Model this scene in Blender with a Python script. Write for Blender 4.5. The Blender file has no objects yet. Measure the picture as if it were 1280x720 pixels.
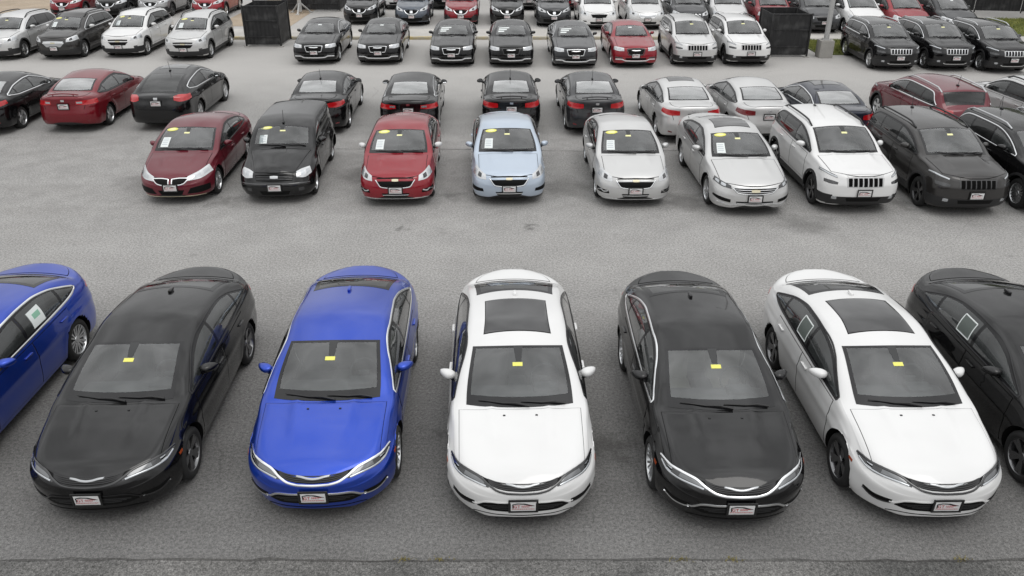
import bpy, bmesh, math, random
import numpy as np
from mathutils import Vector, Matrix
from mathutils.bvhtree import BVHTree

random.seed(7); rng = np.random.default_rng(7)
S = bpy.context.scene
R_ = math.radians

# ------------------------------------------------------------------ camera
cam = bpy.data.objects.new('camera', bpy.data.cameras.new('camera'))
S.collection.objects.link(cam); S.camera = cam
cam.location = (0, 0, 6.88)
cam.rotation_euler = (R_(90 - 26.8), 0, 0)
cam.data.sensor_width = 36; cam.data.lens = 1011.7 / 1280 * 36
cam.data.clip_start = .1; cam.data.clip_end = 2000
S.render.resolution_x = 1024; S.render.resolution_y = 576
S.cycles.max_bounces = 8; S.cycles.transparent_max_bounces = 12
S.cycles.caustics_reflective = False; S.cycles.caustics_refractive = False

# ------------------------------------------------------------------ sky and sun (bright overcast day)
SUN_EL, SUN_AZ = 62, 150           # degrees; azimuth clockwise from +Y
W = bpy.data.worlds.new('World'); S.world = W; W.use_nodes = True
nt = W.node_tree; nt.nodes.clear()
def wn(t, **k):
    n = nt.nodes.new(t)
    for a, b in k.items(): setattr(n, a, b)
    return n
sky = wn('ShaderNodeTexSky', sky_type='NISHITA', sun_disc=False, sun_elevation=R_(SUN_EL), sun_rotation=R_(SUN_AZ))
hsv = wn('ShaderNodeHueSaturation'); hsv.inputs['Saturation'].default_value = .05
tc = wn('ShaderNodeTexCoord'); sep = wn('ShaderNodeSeparateXYZ')
mr = wn('ShaderNodeMapRange'); mr.inputs[1].default_value = -.1; mr.inputs[2].default_value = 1; mr.inputs[3].default_value = .55; mr.inputs[4].default_value = 3.0
noi = wn('ShaderNodeTexNoise'); noi.inputs['Scale'].default_value = 2.6; noi.inputs['Detail'].default_value = 5
mr2 = wn('ShaderNodeMapRange'); mr2.inputs[1].default_value = .35; mr2.inputs[2].default_value = .65; mr2.inputs[3].default_value = .72; mr2.inputs[4].default_value = 1.28
mul = wn('ShaderNodeMath', operation='MULTIPLY'); mx = wn('ShaderNodeMixRGB', blend_type='MULTIPLY'); mx.inputs[0].default_value = 1
bg = wn('ShaderNodeBackground'); bg.inputs[1].default_value = .077; out = wn('ShaderNodeOutputWorld')
L_ = nt.links.new
L_(tc.outputs['Generated'], sep.inputs[0]); L_(sep.outputs[2], mr.inputs[0]); L_(tc.outputs['Generated'], noi.inputs['Vector'])
L_(noi.outputs[0], mr2.inputs[0]); L_(mr.outputs[0], mul.inputs[0]); L_(mr2.outputs[0], mul.inputs[1])
cloud = wn('ShaderNodeMixRGB'); cloud.inputs[0].default_value = .85; cloud.inputs[2].default_value = (7.0, 7.05, 7.1, 1)   # even cloud layer over the clear sky
L_(sky.outputs[0], hsv.inputs['Color']); L_(hsv.outputs[0], cloud.inputs[1]); L_(cloud.outputs[0], mx.inputs[1]); L_(mul.outputs[0], mx.inputs[2])
L_(mx.outputs[0], bg.inputs[0]); L_(bg.outputs[0], out.inputs[0])
sun = bpy.data.objects.new('sun', bpy.data.lights.new('sun', 'SUN')); S.collection.objects.link(sun)
sun.data.energy = .5; sun.data.angle = R_(28); sun.data.color = (1, .97, .93)
sun.rotation_euler = (R_(90 - SUN_EL), 0, R_(180 - SUN_AZ))
S.view_settings.view_transform = 'Standard'; S.view_settings.look = 'None'; S.view_settings.exposure = 0; S.view_settings.gamma = 1

# ------------------------------------------------------------------ materials
def lin(h):
    r = [int(h[i:i+2], 16) / 255 for i in (0, 2, 4)]
    return tuple((c / 12.92 if c <= .04045 else ((c + .055) / 1.055) ** 2.4) for c in r) + (1,)
def mat(name, col, rough=.5, metal=0, coat=0, spec=.5, **k):
    m = bpy.data.materials.new(name); m.use_nodes = True
    b = m.node_tree.nodes['Principled BSDF']
    b.inputs['Base Color'].default_value = (*col[:3], 1); b.inputs['Roughness'].default_value = rough
    b.inputs['Metallic'].default_value = metal; b.inputs['Coat Weight'].default_value = coat; b.inputs['Coat Roughness'].default_value = .03; b.inputs['Coat IOR'].default_value = 1.52
    b.inputs['Specular IOR Level'].default_value = spec
    for a, v in k.items(): b.inputs[a].default_value = v
    return m
def node(m, t, **k):
    n = m.node_tree.nodes.new(t)
    for a, b in k.items(): setattr(n, a, b)
    return n
def paint(name, col, metal=0., flake=0.):
    m = mat(name, col, .38, metal, 1.0, .05)
    b = m.node_tree.nodes['Principled BSDF']; l = m.node_tree.links.new
    geo = node(m, 'ShaderNodeNewGeometry'); tx = node(m, 'ShaderNodeTexCoord')
    mix = node(m, 'ShaderNodeMixRGB'); mix.inputs[2].default_value = (.012, .012, .013, 1)
    n1 = node(m, 'ShaderNodeTexNoise'); n1.inputs['Scale'].default_value = 1.7; n1.inputs['Detail'].default_value = 6
    # dust film: a slightly paler, rougher coat in soft patches
    r1 = node(m, 'ShaderNodeMapRange'); r1.inputs[1].default_value = .45; r1.inputs[2].default_value = .8; r1.inputs[3].default_value = 0; r1.inputs[4].default_value = .05 if max(col) > .2 else .012
    dm = node(m, 'ShaderNodeMixRGB'); dm.inputs[1].default_value = (*col[:3], 1); dm.inputs[2].default_value = (.33, .31, .29, 1)
    l(tx.outputs['Object'], n1.inputs['Vector']); l(n1.outputs[0], r1.inputs[0]); l(r1.outputs[0], dm.inputs[0]); l(dm.outputs[0], mix.inputs[1])
    l(geo.outputs['Backfacing'], mix.inputs[0]); l(mix.outputs[0], b.inputs['Base Color'])
    r2 = node(m, 'ShaderNodeMapRange'); r2.inputs[3].default_value = .02; r2.inputs[4].default_value = .09
    l(n1.outputs[0], r2.inputs[0]); l(r2.outputs[0], b.inputs['Coat Roughness'])
    return m
def glass(name, tint, refl=1., dust=1.):
    m = bpy.data.materials.new(name); m.use_nodes = True; n = m.node_tree; n.nodes.clear(); l = n.links.new
    tr = node(m, 'ShaderNodeBsdfTransparent'); tr.inputs[0].default_value = (*tint, 1)
    gl = node(m, 'ShaderNodeBsdfGlossy'); gl.inputs['Roughness'].default_value = .015
    fr = node(m, 'ShaderNodeFresnel'); fr.inputs[0].default_value = 1.5
    ml = node(m, 'ShaderNodeMath', operation='MULTIPLY'); ml.use_clamp = True; ml.inputs[1].default_value = 2.4 * refl
    mx = node(m, 'ShaderNodeMixShader'); o = node(m, 'ShaderNodeOutputMaterial')
    df = node(m, 'ShaderNodeBsdfDiffuse'); df.inputs[0].default_value = (.40, .44, .44, 1); dm = node(m, 'ShaderNodeMixShader'); n1 = node(m, 'ShaderNodeTexNoise'); n1.inputs['Scale'].default_value = 1.6; n1.inputs['Detail'].default_value = 6
    tx = node(m, 'ShaderNodeTexCoord'); r1 = node(m, 'ShaderNodeMapRange'); r1.inputs[1].default_value = .3; r1.inputs[2].default_value = .75; r1.inputs[3].default_value = .03 * dust; r1.inputs[4].default_value = .14 * dust   # film of dust
    l(tx.outputs['Object'], n1.inputs['Vector']); l(n1.outputs[0], r1.inputs[0]); l(r1.outputs[0], dm.inputs[0]); l(tr.outputs[0], dm.inputs[1]); l(df.outputs[0], dm.inputs[2])
    l(fr.outputs[0], ml.inputs[0]); l(ml.outputs[0], mx.inputs[0]); l(dm.outputs[0], mx.inputs[1]); l(gl.outputs[0], mx.inputs[2]); l(mx.outputs[0], o.inputs[0])
    return m
M = dict(
    PAINT=mat('paint_placeholder', (.5, .5, .5)),
    white=paint('white_paint', (.74, .74, .735)), black=paint('black_paint', (.0025, .0025, .003)),
    blue=paint('blue_pearl_paint', (.012, .060, .46), .8), red=paint('red_paint', (.26, .010, .020), .3),
    mount=mat('mirror_mount_grey', (.035, .036, .037), .35, 0, 0, .4), crimson=paint('crimson_paint', (.17, .007, .014), .3), maroon=paint('dark_red_paint', (.13, .012, .022), .25), ltblue=paint('light_blue_paint', (.46, .53, .62), .4),
    silver=paint('silver_paint', (.62, .62, .615), .5), champagne=paint('pale_silver_paint', (.58, .58, .575), .45),
    dgrey=paint('dark_grey_paint', (.032, .033, .036), .4), slate=paint('slate_paint', (.085, .10, .125), .4), navy=paint('navy_paint', (.012, .016, .032), .3),
    bgrey=paint('brown_grey_paint', (.034, .032, .031), .4), grey=paint('grey_paint', (.27, .27, .27), .5), fred=paint('far_red_paint', (.22, .012, .02), .2),
    glass=glass('window_glass', (.55, .58, .57)), privacy=glass('privacy_glass', (.10, .105, .11), .7, .3), wsglass=glass('windshield_glass', (.72, .79, .785), 1.2, .6),
    rearglass=glass('rear_window_glass', (.70, .76, .75), 2.3, 2.2), frit=mat('glass_edge_black', (.008, .008, .009), .15, 0, 0, .5), trim=mat('black_plastic', (.018, .018, .019), .5), gap=mat('shut_line_black', (.004, .004, .004), .9, spec=.1),
    gloss=mat('gloss_black', (.008, .008, .009), .15, 0, 1), chrome=mat('chrome', (.82, .83, .84), .13, 1), rim=mat('alloy', (.62, .63, .64), .28, .9),
    darkrim=mat('black_alloy', (.05, .05, .053), .25, .7, .5), machined=mat('machined_dark_alloy', (.20, .20, .205), .25, .9), tyre=mat('tyre_rubber', (.017, .017, .017), .85), well=mat('wheel_well_black', (.006, .006, .006), .95, spec=.1),
    cabin=mat('dark_cabin_trim', (.06, .06, .062), .7), tan=mat('beige_seat', (.30, .27, .23), .7), seat=mat('charcoal_seat', (.045, .045, .048), .8),
    lamp=mat('lamp_reflector', (.62, .63, .64), .16, .6, 1), lampdark=mat('smoked_lamp', (.035, .036, .038), .1, .3, 1), lens=mat('lamp_lens', (.50, .52, .54), .08, .6, 1),
    tail=mat('red_tail_lamp', (.46, .008, .012), .12, 0, 1), taild=mat('dark_red_tail_lamp', (.16, .006, .01), .12, 0, 1), amber=mat('amber_reflector', (.30, .05, .012), .3, 0, .3),
    pwhite=mat('plate_white', (.70, .70, .70), .4), pred=mat('plate_red', (.42, .02, .03), .4), pblack=mat('plate_black', (.015, .015, .015), .4), pgrey=mat('plate_grey', (.35, .35, .36), .4),
    yellow=mat('yellow_sticker', (.80, .77, .16), .4), paper=mat('paper_sheet', (.74, .78, .77), .5), green=mat('green_print', (.25, .48, .36), .6), ink=mat('grey_print', (.16, .17, .18), .6),
    mesh=mat('grille_black', (.005, .005, .005), .55, spec=.15), disc=mat('brake_disc', (.16, .15, .15), .4, .8), gold=mat('gold_badge', (.72, .66, .48), .3, .5),
)

# ------------------------------------------------------------------ object helpers
COL = S.collection
def new_mesh(name, verts, faces, mats, mi=None, smooth=35):
    me = bpy.data.meshes.new(name)
    me.from_pydata([tuple(map(float, v)) for v in verts], [], [tuple(map(int, f)) for f in faces])
    for m in mats: me.materials.append(M[m] if isinstance(m, str) else m)
    if mi is not None and len(mi) == len(me.polygons): me.polygons.foreach_set('material_index', np.asarray(mi, dtype=np.int32))
    me.polygons.foreach_set('use_smooth', [True] * len(me.polygons))
    if smooth < 180: me.set_sharp_from_angle(angle=R_(smooth))
    me.update(); return me
def obj(name, me, parent=None, loc=(0, 0, 0), rot=(0, 0, 0), **props):
    o = bpy.data.objects.new(name, me); COL.objects.link(o)
    o.location = loc; o.rotation_euler = rot
    if parent: o.parent = parent
    for k, v in props.items():
        if v is not None: o[k] = v
    return o
class MB:
    """collects boxes, tubes and lathes into one mesh"""
    def __init__(s): s.v = []; s.f = []; s.m = []
    def add(s, v, f, m=0):
        n = len(s.v); s.v += [tuple(p) for p in v]; s.f += [tuple(i + n for i in q) for q in f]; s.m += [m] * len(f); return s
    def box(s, c, d, m=0, rz=0, taper=1):
        cx, cy, cz = c; dx, dy, dz = [q / 2 for q in d]; v = []
        for z, k in ((-dz, 1), (dz, taper)):
            for x, y in ((-dx, -dy), (dx, -dy), (dx, dy), (-dx, dy)):
                X, Y = x * k, y * k
                v.append((cx + X * math.cos(rz) - Y * math.sin(rz), cy + X * math.sin(rz) + Y * math.cos(rz), cz + z))
        return s.add(v, [(0, 3, 2, 1), (4, 5, 6, 7), (0, 1, 5, 4), (1, 2, 6, 5), (2, 3, 7, 6), (3, 0, 4, 7)], m)
    def bbox(s, c, d, b, m=0):
        """bevelled box"""
        bm = bmesh.new(); bmesh.ops.create_cube(bm, size=1)
        for v in bm.verts: v.co = Vector((v.co.x * d[0] + c[0], v.co.y * d[1] + c[1], v.co.z * d[2] + c[2]))
        bmesh.ops.bevel(bm, geom=bm.edges[:], offset=b, segments=2, profile=.6, affect='EDGES')
        bm.verts.index_update(); s.add([v.co[:] for v in bm.verts], [[v.index for v in f.verts] for f in bm.faces], m); bm.free(); return s
    def tube(s, pts, r, n=8, m=0, cap=True):
        P = [Vector(p) for p in pts]; r = r if hasattr(r, '__len__') else [r] * len(P); v = []; f = []
        for i, p in enumerate(P):
            t = (P[min(i + 1, len(P) - 1)] - P[max(i - 1, 0)]).normalized()
            a = t.orthogonal().normalized() if i == 0 else (a - t * a.dot(t)).normalized()
            b = t.cross(a)
            for k in range(n): v.append(p + (a * math.cos(2 * math.pi * k / n) + b * math.sin(2 * math.pi * k / n)) * r[i])
        for i in range(len(P) - 1):
            for k in range(n): f.append((i * n + k, i * n + (k + 1) % n, (i + 1) * n + (k + 1) % n, (i + 1) * n + k))
        if cap: f += [tuple(range(n))[::-1], tuple(range((len(P) - 1) * n, len(P) * n))]
        return s.add(v, f, m)
    def lathe_x(s, prof, n=32, m=0):
        """profile of (x, r) turned round the x axis"""
        v = [(x, r * math.cos(2 * math.pi * k / n), r * math.sin(2 * math.pi * k / n)) for x, r in prof for k in range(n)]
        f = [(i * n + k, (i + 1) * n + k, (i + 1) * n + (k + 1) % n, i * n + (k + 1) % n) for i in range(len(prof) - 1) for k in range(n)]
        return s.add(v, f, m)
    def mesh(s, name, mats, smooth=35): return new_mesh(name, s.v, s.f, mats, s.m, smooth)

def pchip(tab):
    x = np.array([p[0] for p in tab], float); y = np.array([p[1] for p in tab], float)
    h = np.diff(x); d = np.diff(y) / h; m = np.zeros(len(x))
    for i in range(1, len(x) - 1):
        if d[i-1] * d[i] > 0:
            w1 = 2 * h[i] + h[i-1]; w2 = h[i] + 2 * h[i-1]; m[i] = (w1 + w2) / (w1 / d[i-1] + w2 / d[i])
    m[0], m[-1] = d[0], d[-1]
    def f(q):
        q = np.clip(np.asarray(q, float), x[0], x[-1]); i = np.clip(np.searchsorted(x, q, 'right') - 1, 0, len(h) - 1)
        s = (q - x[i]) / h[i]
        return y[i] * (1 + 2*s) * (1-s)**2 + m[i] * h[i] * s * (1-s)**2 + y[i+1] * s*s * (3 - 2*s) + m[i+1] * h[i] * s*s * (s-1)
    return f
def curve(pts, n):
    """smooth curve through points, n samples"""
    p = np.array(pts, float)
    if len(p) == 2: return p[0] + (p[1] - p[0]) * np.linspace(0, 1, n)[:, None]
    t = np.r_[0, np.cumsum(np.sqrt((np.diff(p, axis=0) ** 2).sum(1)))]; q = np.linspace(0, t[-1], n)
    return np.stack([pchip(list(zip(t, p[:, k])))(q) for k in range(p.shape[1])], 1)
def sstep(x): x = np.clip(x, 0, 1); return x * x * (3 - 2 * x)
# ------------------------------------------------------------------ car builder: a lofted shell cut by wheel arches and window openings, with every panel a slab of its own
class Car:
    def __init__(s, sp, q=1.0):
        s.sp = sp; s.parts = []; s.holes = []; g = sp.get; s.q = q
        L, W, H = s.L, s.W, s.H = sp['L'], sp['W'], sp['H']
        s.fw, s.rw, s.r = sp['fo'], sp['fo'] + sp['wb'], sp.get('r', .33)
        uc, uh, zc, zh, zn = sp['u_cowl'], sp['u_hdr'], sp['z_cowl'], sp['z_hdr'], sp['z_nose']
        urh, zrh, urg, zrg = sp['u_rhdr'], sp['z_rhdr'], sp['u_rg'], sp['z_rg']; ud, zd = sp['u_deck'], sp['z_deck']
        up = sp['u_peak']; hc, rc = g('hood_crown', .06), g('roof_crown', .075); uA = uc + g('dA', .24)
        zbf, zbr = sp['z_bf'], sp['z_br']
        hood = [(uc * x, zn + (zc - zn) * (x ** g('hood_pow', .8))) for x in (.15, .3, .5, .75)]
        wsm = [(uc + (uh - uc) * x, zc + (zh - zc) * x + .028 * 4 * x * (1 - x)) for x in (.3, .65)]
        rgm = [(urh + (urg - urh) * x, zrh + (zrg - zrh) * x + g('rg_bulge', .03) * 4 * x * (1 - x)) for x in (.33, .67)]
        tail = [(L - .05, zd - .02), (L - .015, zd - g('tail_r', .1)), (L, zd - g('tail_r', .1) * 2.6)]
        nose_r = g('nose_r', .16)
        zT = [(0, zn - nose_r), (.025, zn - nose_r * .42), (.075, zn)] + hood + [(uc, zc)] + wsm + [(uh, zh), (up, H), (urh, zrh)] + rgm + [(urg, zrg)]
        if ud > urg + .05: zT.append((ud, zd))
        s.zT = pchip(zT + tail)
        zA = sp.get('z_A', zbf + .05)
        zR = [(0, zn - nose_r - .02), (.025, zn - nose_r * .42 - .03), (.075, zn - hc * .7)] + [(u, z - hc) for u, z in hood] + [(uA, zA)]
        for x in (.35, .7):
            zR.append((uA + (uh + .12 - uA) * x, zA + (zh - rc - .015 - zA) * x + .035 * 4 * x * (1 - x)))
        zR += [(uh + .12, zh - rc - .015), (up, H - rc)]
        rl = g('rail_rear')
        if rl: zR += rl
        else: zR += [(urh, zrh - rc)] + [(u, z - rc + .01) for u, z in rgm] + [(urg, zrg - .06)]
        if ud > urg + .05: zR.append((ud, zd - .05))
        s.zR = pchip(zR + [(L - .05, zd - .07), (L - .015, zd - g('tail_r', .1) - .06), (L, zd - g('tail_r', .1) * 2.6 - .03)])
        ww = sp['wR']   # hood front, hood rear, header, roof, rear header, rear glass base, deck
        s.wR = pchip([(0, ww[0]), (.4, ww[0]), (uA, ww[1]), (uh + .12, ww[2]), (up, ww[3]), (urh, ww[4]), (urg, ww[5]), (L, ww[6])])
        s.zB = pchip(g('zB') or [(0, zn - nose_r - .06), (.12, zn - .14), (.45, zn - .03), (s.fw, zn + (zbf - zn) * .62), (uA + .1, zbf), ((uA + urg) / 2, (zbf + zbr) / 2), (min(urg, L - .5), zbr), (L - .2, zbr - .06), (L, zbr - .25)])
        s.wB = pchip(g('wB') or [(0, W - .10), (s.fw, W - .09), (uA, W - .07), (2.5, W - .055), (s.rw, W - .06), (L, W - .12)])
        s.wM = pchip(g('wM') or [(0, W - .04), (s.fw, W - .03), (2, W - .005), (s.rw, W - .01), (L, W - .06)])
        s.zM = pchip(g('zM') or [(0, .50), (.5, .58), (s.fw, .66), (2.2, .68), (s.rw, .74), (L, .66)])
        s.zS = pchip(g('zS') or [(0, .30), (.06, .22), (.5, .20), (L - .5, .22), (L - .06, .28), (L, .36)])
        s.af, s.nf, s.ar, s.nr = g('af', .72), g('nf', 2.3), g('ar', .6), g('nr', 2.5)
        s.fr = pchip(g('front_rake', [(.1, .10), (.28, .02), (.45, 0), (.62, .02), (.75, .07), (1.2, .16)]))
        s.rr = pchip(g('rear_rake', [(.1, .12), (.35, .03), (.55, 0), (.8, .03), (1.0, .05), (1.3, .1)]))
        s.arch = g('arch', s.r + .055)
        # stations: dense where the plan rounds off
        n1, n2 = int(24 * q), int(20 * q); th = np.linspace(0, math.pi / 2, n1)
        U = np.r_[s.af * (1 - np.cos(th)) ** 1.0, np.linspace(s.af, L - s.ar, int((L - s.af - s.ar) / (.036 / q)))[1:-1], L - s.ar * (1 - np.cos(np.linspace(math.pi / 2, 0, n2)))]
        s.U = np.unique(np.round(np.r_[U, uc], 4)); s.build_grid()
    def plan(s, u):
        a = max(0, min(1, u / s.af)); b = max(0, min(1, (s.L - u) / s.ar))
        f = max(.0, 1 - (1 - a) ** s.nf) ** (1 / s.nf) if a < 1 else 1
        r = max(.0, 1 - (1 - b) ** s.nr) ** (1 / s.nr) if b < 1 else 1
        return max(.0004, f * r)
    def section(s, u):
        pf = s.plan(u); g = s.sp.get
        wS, wM, wB, wR = (s.W - .075) * pf, float(s.wM(u)) * pf, float(s.wB(u)) * pf, float(s.wR(u)) * pf
        zS, zM, zB, zR, zT = float(s.zS(u)), float(s.zM(u)), float(s.zB(u)), float(s.zR(u)), float(s.zT(u))
        zM = max(zM, zS + .05); zB = max(zB, zM + .02); zR = max(zR, zB + .015); zT = max(zT, zR + .012)
        P = [np.array(p) for p in ((0, zS - .03), (wS, zS), (wM, zM), (wB, zB), (wR, zR))]
        top = lambda w: zR + (zT - zR) * (1 - min(1, w / wR) ** 2.1)
        rad = [.05, g('rM', .10), g('rB', .07), g('rR', .085)]
        st, en = [None] * 5, [None] * 5; tpar = []; pts = []
        wd = wR - min(rad[3] * .9, .3 * wR)
        for k in (1, 2, 3, 4):
            A, C = P[k-1], (P[k+1] if k < 4 else np.array((wd, top(wd))))
            la, lc = np.linalg.norm(A - P[k]), np.linalg.norm(C - P[k])
            st[k] = P[k] + (A - P[k]) / max(la, 1e-6) * min(rad[k-1], .44 * la)
            en[k] = C if k == 4 else P[k] + (C - P[k]) / max(lc, 1e-6) * min(rad[k-1], .44 * lc)
        q = s.q; nseg = [3, max(3, int(6 * q)), max(3, int(5 * q)), max(4, int(8 * q))]; nc = 5
        bul = [0, .012, .012, g('glass_bulge', .022)]
        prev = P[0]
        for k in (1, 2, 3, 4):
            d = st[k] - prev; nrm = np.array((d[1], -d[0]))
            nrm = nrm / max(np.linalg.norm(nrm), 1e-6)
            for i in range(nseg[k-1]):
                x = i / nseg[k-1]
                pts.append(prev + d * x + nrm * (bul[k-1] * min(1, np.linalg.norm(d) / .3) * 4 * x * (1 - x)) * pf)
                tpar.append((k - 2 + (.15 if k > 1 else 0)) + x * (.7 if k > 1 else .85))
            for i in range(nc):
                x = i / nc
                pts.append(st[k] * (1-x)**2 + P[k] * 2*x*(1-x) + en[k] * x*x); tpar.append(k - 1 - .15 + .3 * x)
            prev = en[k]
        nt_ = max(6, int(10 * q))
        for i in range(nt_ + 1):
            w = wd * (1 - i / nt_); pts.append(np.array((w, top(w)))); tpar.append(3.15 + .85 * i / nt_)
        s.T = np.array(tpar); return np.array(pts)
    def build_grid(s):
        s.P = np.zeros((len(s.U), 0, 3)); G = []
        for u in s.U:
            p = s.section(u); G.append(np.c_[p[:, 0], np.full(len(p), u), p[:, 1]])
        P = np.array(G); u = P[..., 1].copy(); z = P[..., 2]; L = s.L
        P[..., 1] += s.fr(z) * (1 - sstep(u / .95)) - s.rr(z) * (1 - sstep((L - u) / .8))
        sw = s.sp.get('sweep', 0)   # lower bumper swept back at its corners
        if sw: P[..., 1] += sw * np.clip((.60 - z) / .38, 0, 1) * (P[..., 0] / s.W) ** 2 * (1 - sstep(u / .8))
        T = s.T[None, :]; side = sstep((T - .05) / .3) * (1 - sstep((T - 1.75) / .4))
        for uw in (s.fw, s.rw):
            d = np.hypot(P[..., 1] - uw, z - s.r)
            P[..., 0] += s.sp.get('flare', .018) * np.exp(-((d - s.arch) / s.sp.get('flare_w', .10)) ** 2) * side
        cl = s.sp.get('crease')
        if cl:   # pressed line along the doors
            P[..., 0] += .012 * np.exp(-((z - (cl[0] + cl[1] * (u - 2.4))) / .035) ** 2) * side * sstep((u - .9) / .4)
        hb = s.sp.get('hood_ridge')
        if hb:
            m = sstep((T - 3.05) / .2) * sstep((u - .3) / .45) * (1 - sstep((u - s.sp['u_cowl'] + .05) / .2))
            wr = hb[0] + hb[1] * u
            P[..., 2] += hb[2] * np.exp(-((P[..., 0] - wr) / .05) ** 2) * m + hb[2] * .6 * (P[..., 0] < wr) * m
        s.P = P
        N, K = P.shape[:2]
        v = np.concatenate([P.reshape(-1, 3), (P * [-1, 1, 1]).reshape(-1, 3)])
        f = []
        for i in range(N - 1):
            for j in range(K - 1):
                a = i * K + j; f.append((a, a + 1, a + K + 1, a + K)); b = a + N * K; f.append((b, b + K, b + K + 1, b + 1))
        s.bv, s.bf = v, f
        s.bvh = BVHTree.FromPolygons([tuple(p) for p in v], f)
    # --- surface queries
    def ev(s, u, t):
        u, t = np.broadcast_arrays(np.asarray(u, float), np.asarray(t, float))
        i = np.interp(u, s.U, np.arange(len(s.U))); sg = np.where(t < 0, -1, 1)
        j = np.interp(t, s.T, np.arange(len(s.T))); i0 = np.clip(i.astype(int), 0, len(s.U) - 2); j0 = np.clip(j.astype(int), 0, len(s.T) - 2)
        a = (i - i0)[..., None]; b = (j - j0)[..., None]; P = s.P
        return P[i0, j0]*(1-a)*(1-b) + P[i0+1, j0]*a*(1-b) + P[i0, j0+1]*(1-a)*b + P[i0+1, j0+1]*a*b
    def evs(s, u, sx, te=3.15):
        """top surface: sx -1..1 across from rail to rail"""
        sx = np.asarray(sx, float); p = s.ev(u, 4 - np.abs(sx) * (4 - te)); p = p.copy(); p[..., 0] *= np.where(sx < 0, -1, 1); return p
    def t_at(s, u, z):
        """t of the side surface at height z on station u"""
        i = np.interp(u, s.U, np.arange(len(s.U))); i0 = min(int(i), len(s.U) - 2); a = i - i0
        Z = s.P[i0, :, 2] * (1 - a) + s.P[i0+1, :, 2] * a; m = (s.T > .05) & (s.T < 3.3)
        return float(np.interp(z, np.maximum.accumulate(Z[m]), s.T[m]))
    def ray(s, p, d):
        p = (.006 if abs(p[0]) < .006 else p[0], p[1], p[2])   # keep off the centre weld
        d = Vector(d).normalized(); o = Vector(p) - d * 3
        h = s.bvh.ray_cast(o, d)
        if h[0] is None:
            h = s.bvh.find_nearest(Vector(p))
        n = h[1]
        if n.dot(d) > 0: n = -n
        return np.array(h[0]), np.array(n)
    # --- part records
    def rec(s, name, me, parent=None, opt=None, loc=(0, 0, 0), rot=(0, 0, 0), slot0=None):
        s.parts.append(dict(name=name, me=me, parent=parent, opt=opt, loc=loc, rot=rot, slot0=slot0)); return len(s.parts) - 1
    def shift(s, v): v = np.array(v, float).reshape(-1, 3).copy(); v[:, 1] -= s.L / 2; return v
    def slab(s, name, G, mats, off=.004, border=None, off_b=.001, skirt=.012, mirror=False, both=False, parent=None, opt=None, bmat=1, out=None, smooth=35):
        """G (n,m,3) grid on the shell -> raised slab with skirt; border = boolean cell mask that takes material 1 and lies lower"""
        n, m = G.shape[:2]
        gu = np.gradient(G, axis=0); gv = np.gradient(G, axis=1); N = np.cross(gu, gv); N /= np.maximum(np.linalg.norm(N, axis=2, keepdims=True), 1e-9)
        ref = np.array(out) if out is not None else (G.mean((0, 1)) - np.array((0, s.L / 2, .55)))
        flip = (N.mean((0, 1)) @ ref) < 0
        if flip: N = -N
        o = np.full((n, m), off)
        if border is not None:
            bv = np.zeros((n, m), bool); bv[:-1, :-1] |= border; bv[1:, :-1] |= border; bv[:-1, 1:] |= border; bv[1:, 1:] |= border
            inn = np.zeros((n, m), bool); k = ~border; inn[:-1, :-1] |= k; inn[1:, :-1] |= k; inn[:-1, 1:] |= k; inn[1:, 1:] |= k
            o = np.where(inn, off, off_b)
        V = (G + N * o[..., None]).reshape(-1, 3); f = []; mi = []
        for i in range(n - 1):
            for j in range(m - 1):
                a = i * m + j; q = (a, a + m, a + m + 1, a + 1); f.append(q[::-1] if flip else q); mi.append(bmat if border is not None and border[i, j] else 0)
        loop = [j for j in range(m)] + [i * m + m - 1 for i in range(1, n)] + [(n - 1) * m + j for j in range(m - 2, -1, -1)] + [i * m for i in range(n - 2, 0, -1)]
        if skirt:
            Nf = N.reshape(-1, 3); base = len(V); V = np.r_[V, np.array([V[k] - Nf[k] * (skirt + off) for k in loop])]
            for a in range(len(loop)):
                b = (a + 1) % len(loop); q = (loop[a], loop[b], base + b, base + a); f.append(q[::-1] if flip else q); mi.append(bmat if border is not None else 0)
        V = s.shift(V); ids = []
        sides = [1, -1] if both else ([-1] if mirror else [1])
        for sd in sides:
            v = V * [sd, 1, 1]; ff = f if sd == 1 else [q[::-1] for q in f]
            ids.append(s.rec(name, new_mesh(s.sp['name'] + '_' + name, v, ff, mats, mi, smooth), parent[len(ids)] if isinstance(parent, list) else parent, opt, slot0='PAINT' if mats[0] == 'PAINT' else None))
        return ids if both else ids[0]
    def rgrid(s, a, b, d, n=24, m=8):
        """grid between two guide curves, cast along d onto the shell"""
        A, B = curve(a, n), curve(b, n); G = np.zeros((n, m, 3))
        for i in range(n):
            for j in range(m): G[i, j] = s.ray(A[i] + (B[i] - A[i]) * j / (m - 1), d)[0]
        return G
    def rslab(s, name, a, b, d, mats, n=24, m=8, **k): return s.slab(name, s.rgrid(a, b, d, n, m), mats, out=-np.array(d, float), **k)
    def strip(s, name, pts, w, mats, d=None, off=.006, n=30, both=False, parent=None, opt=None, closed=False, taper=False):
        C = curve(pts, n); H = []; Nn = []
        for p in C:
            if d is not None: h, nn = s.ray(p, d)
            else:
                q = s.bvh.find_nearest(Vector(p)); h, nn = np.array(q[0]), np.array(q[1])
                if nn @ (h - np.array((0, s.L / 2, .5))) < 0: nn = -nn
            H.append(h); Nn.append(nn)
        H, Nn = np.array(H), np.array(Nn)
        T = np.gradient(H, axis=0); sd = np.cross(T, Nn); sd /= np.maximum(np.linalg.norm(sd, axis=1, keepdims=True), 1e-9)
        ww = np.full(n, w / 2)
        if taper: ww = w / 2 * np.clip(np.minimum(np.linspace(0, 1, n), np.linspace(1, 0, n)) * 6, .15, 1)
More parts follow.
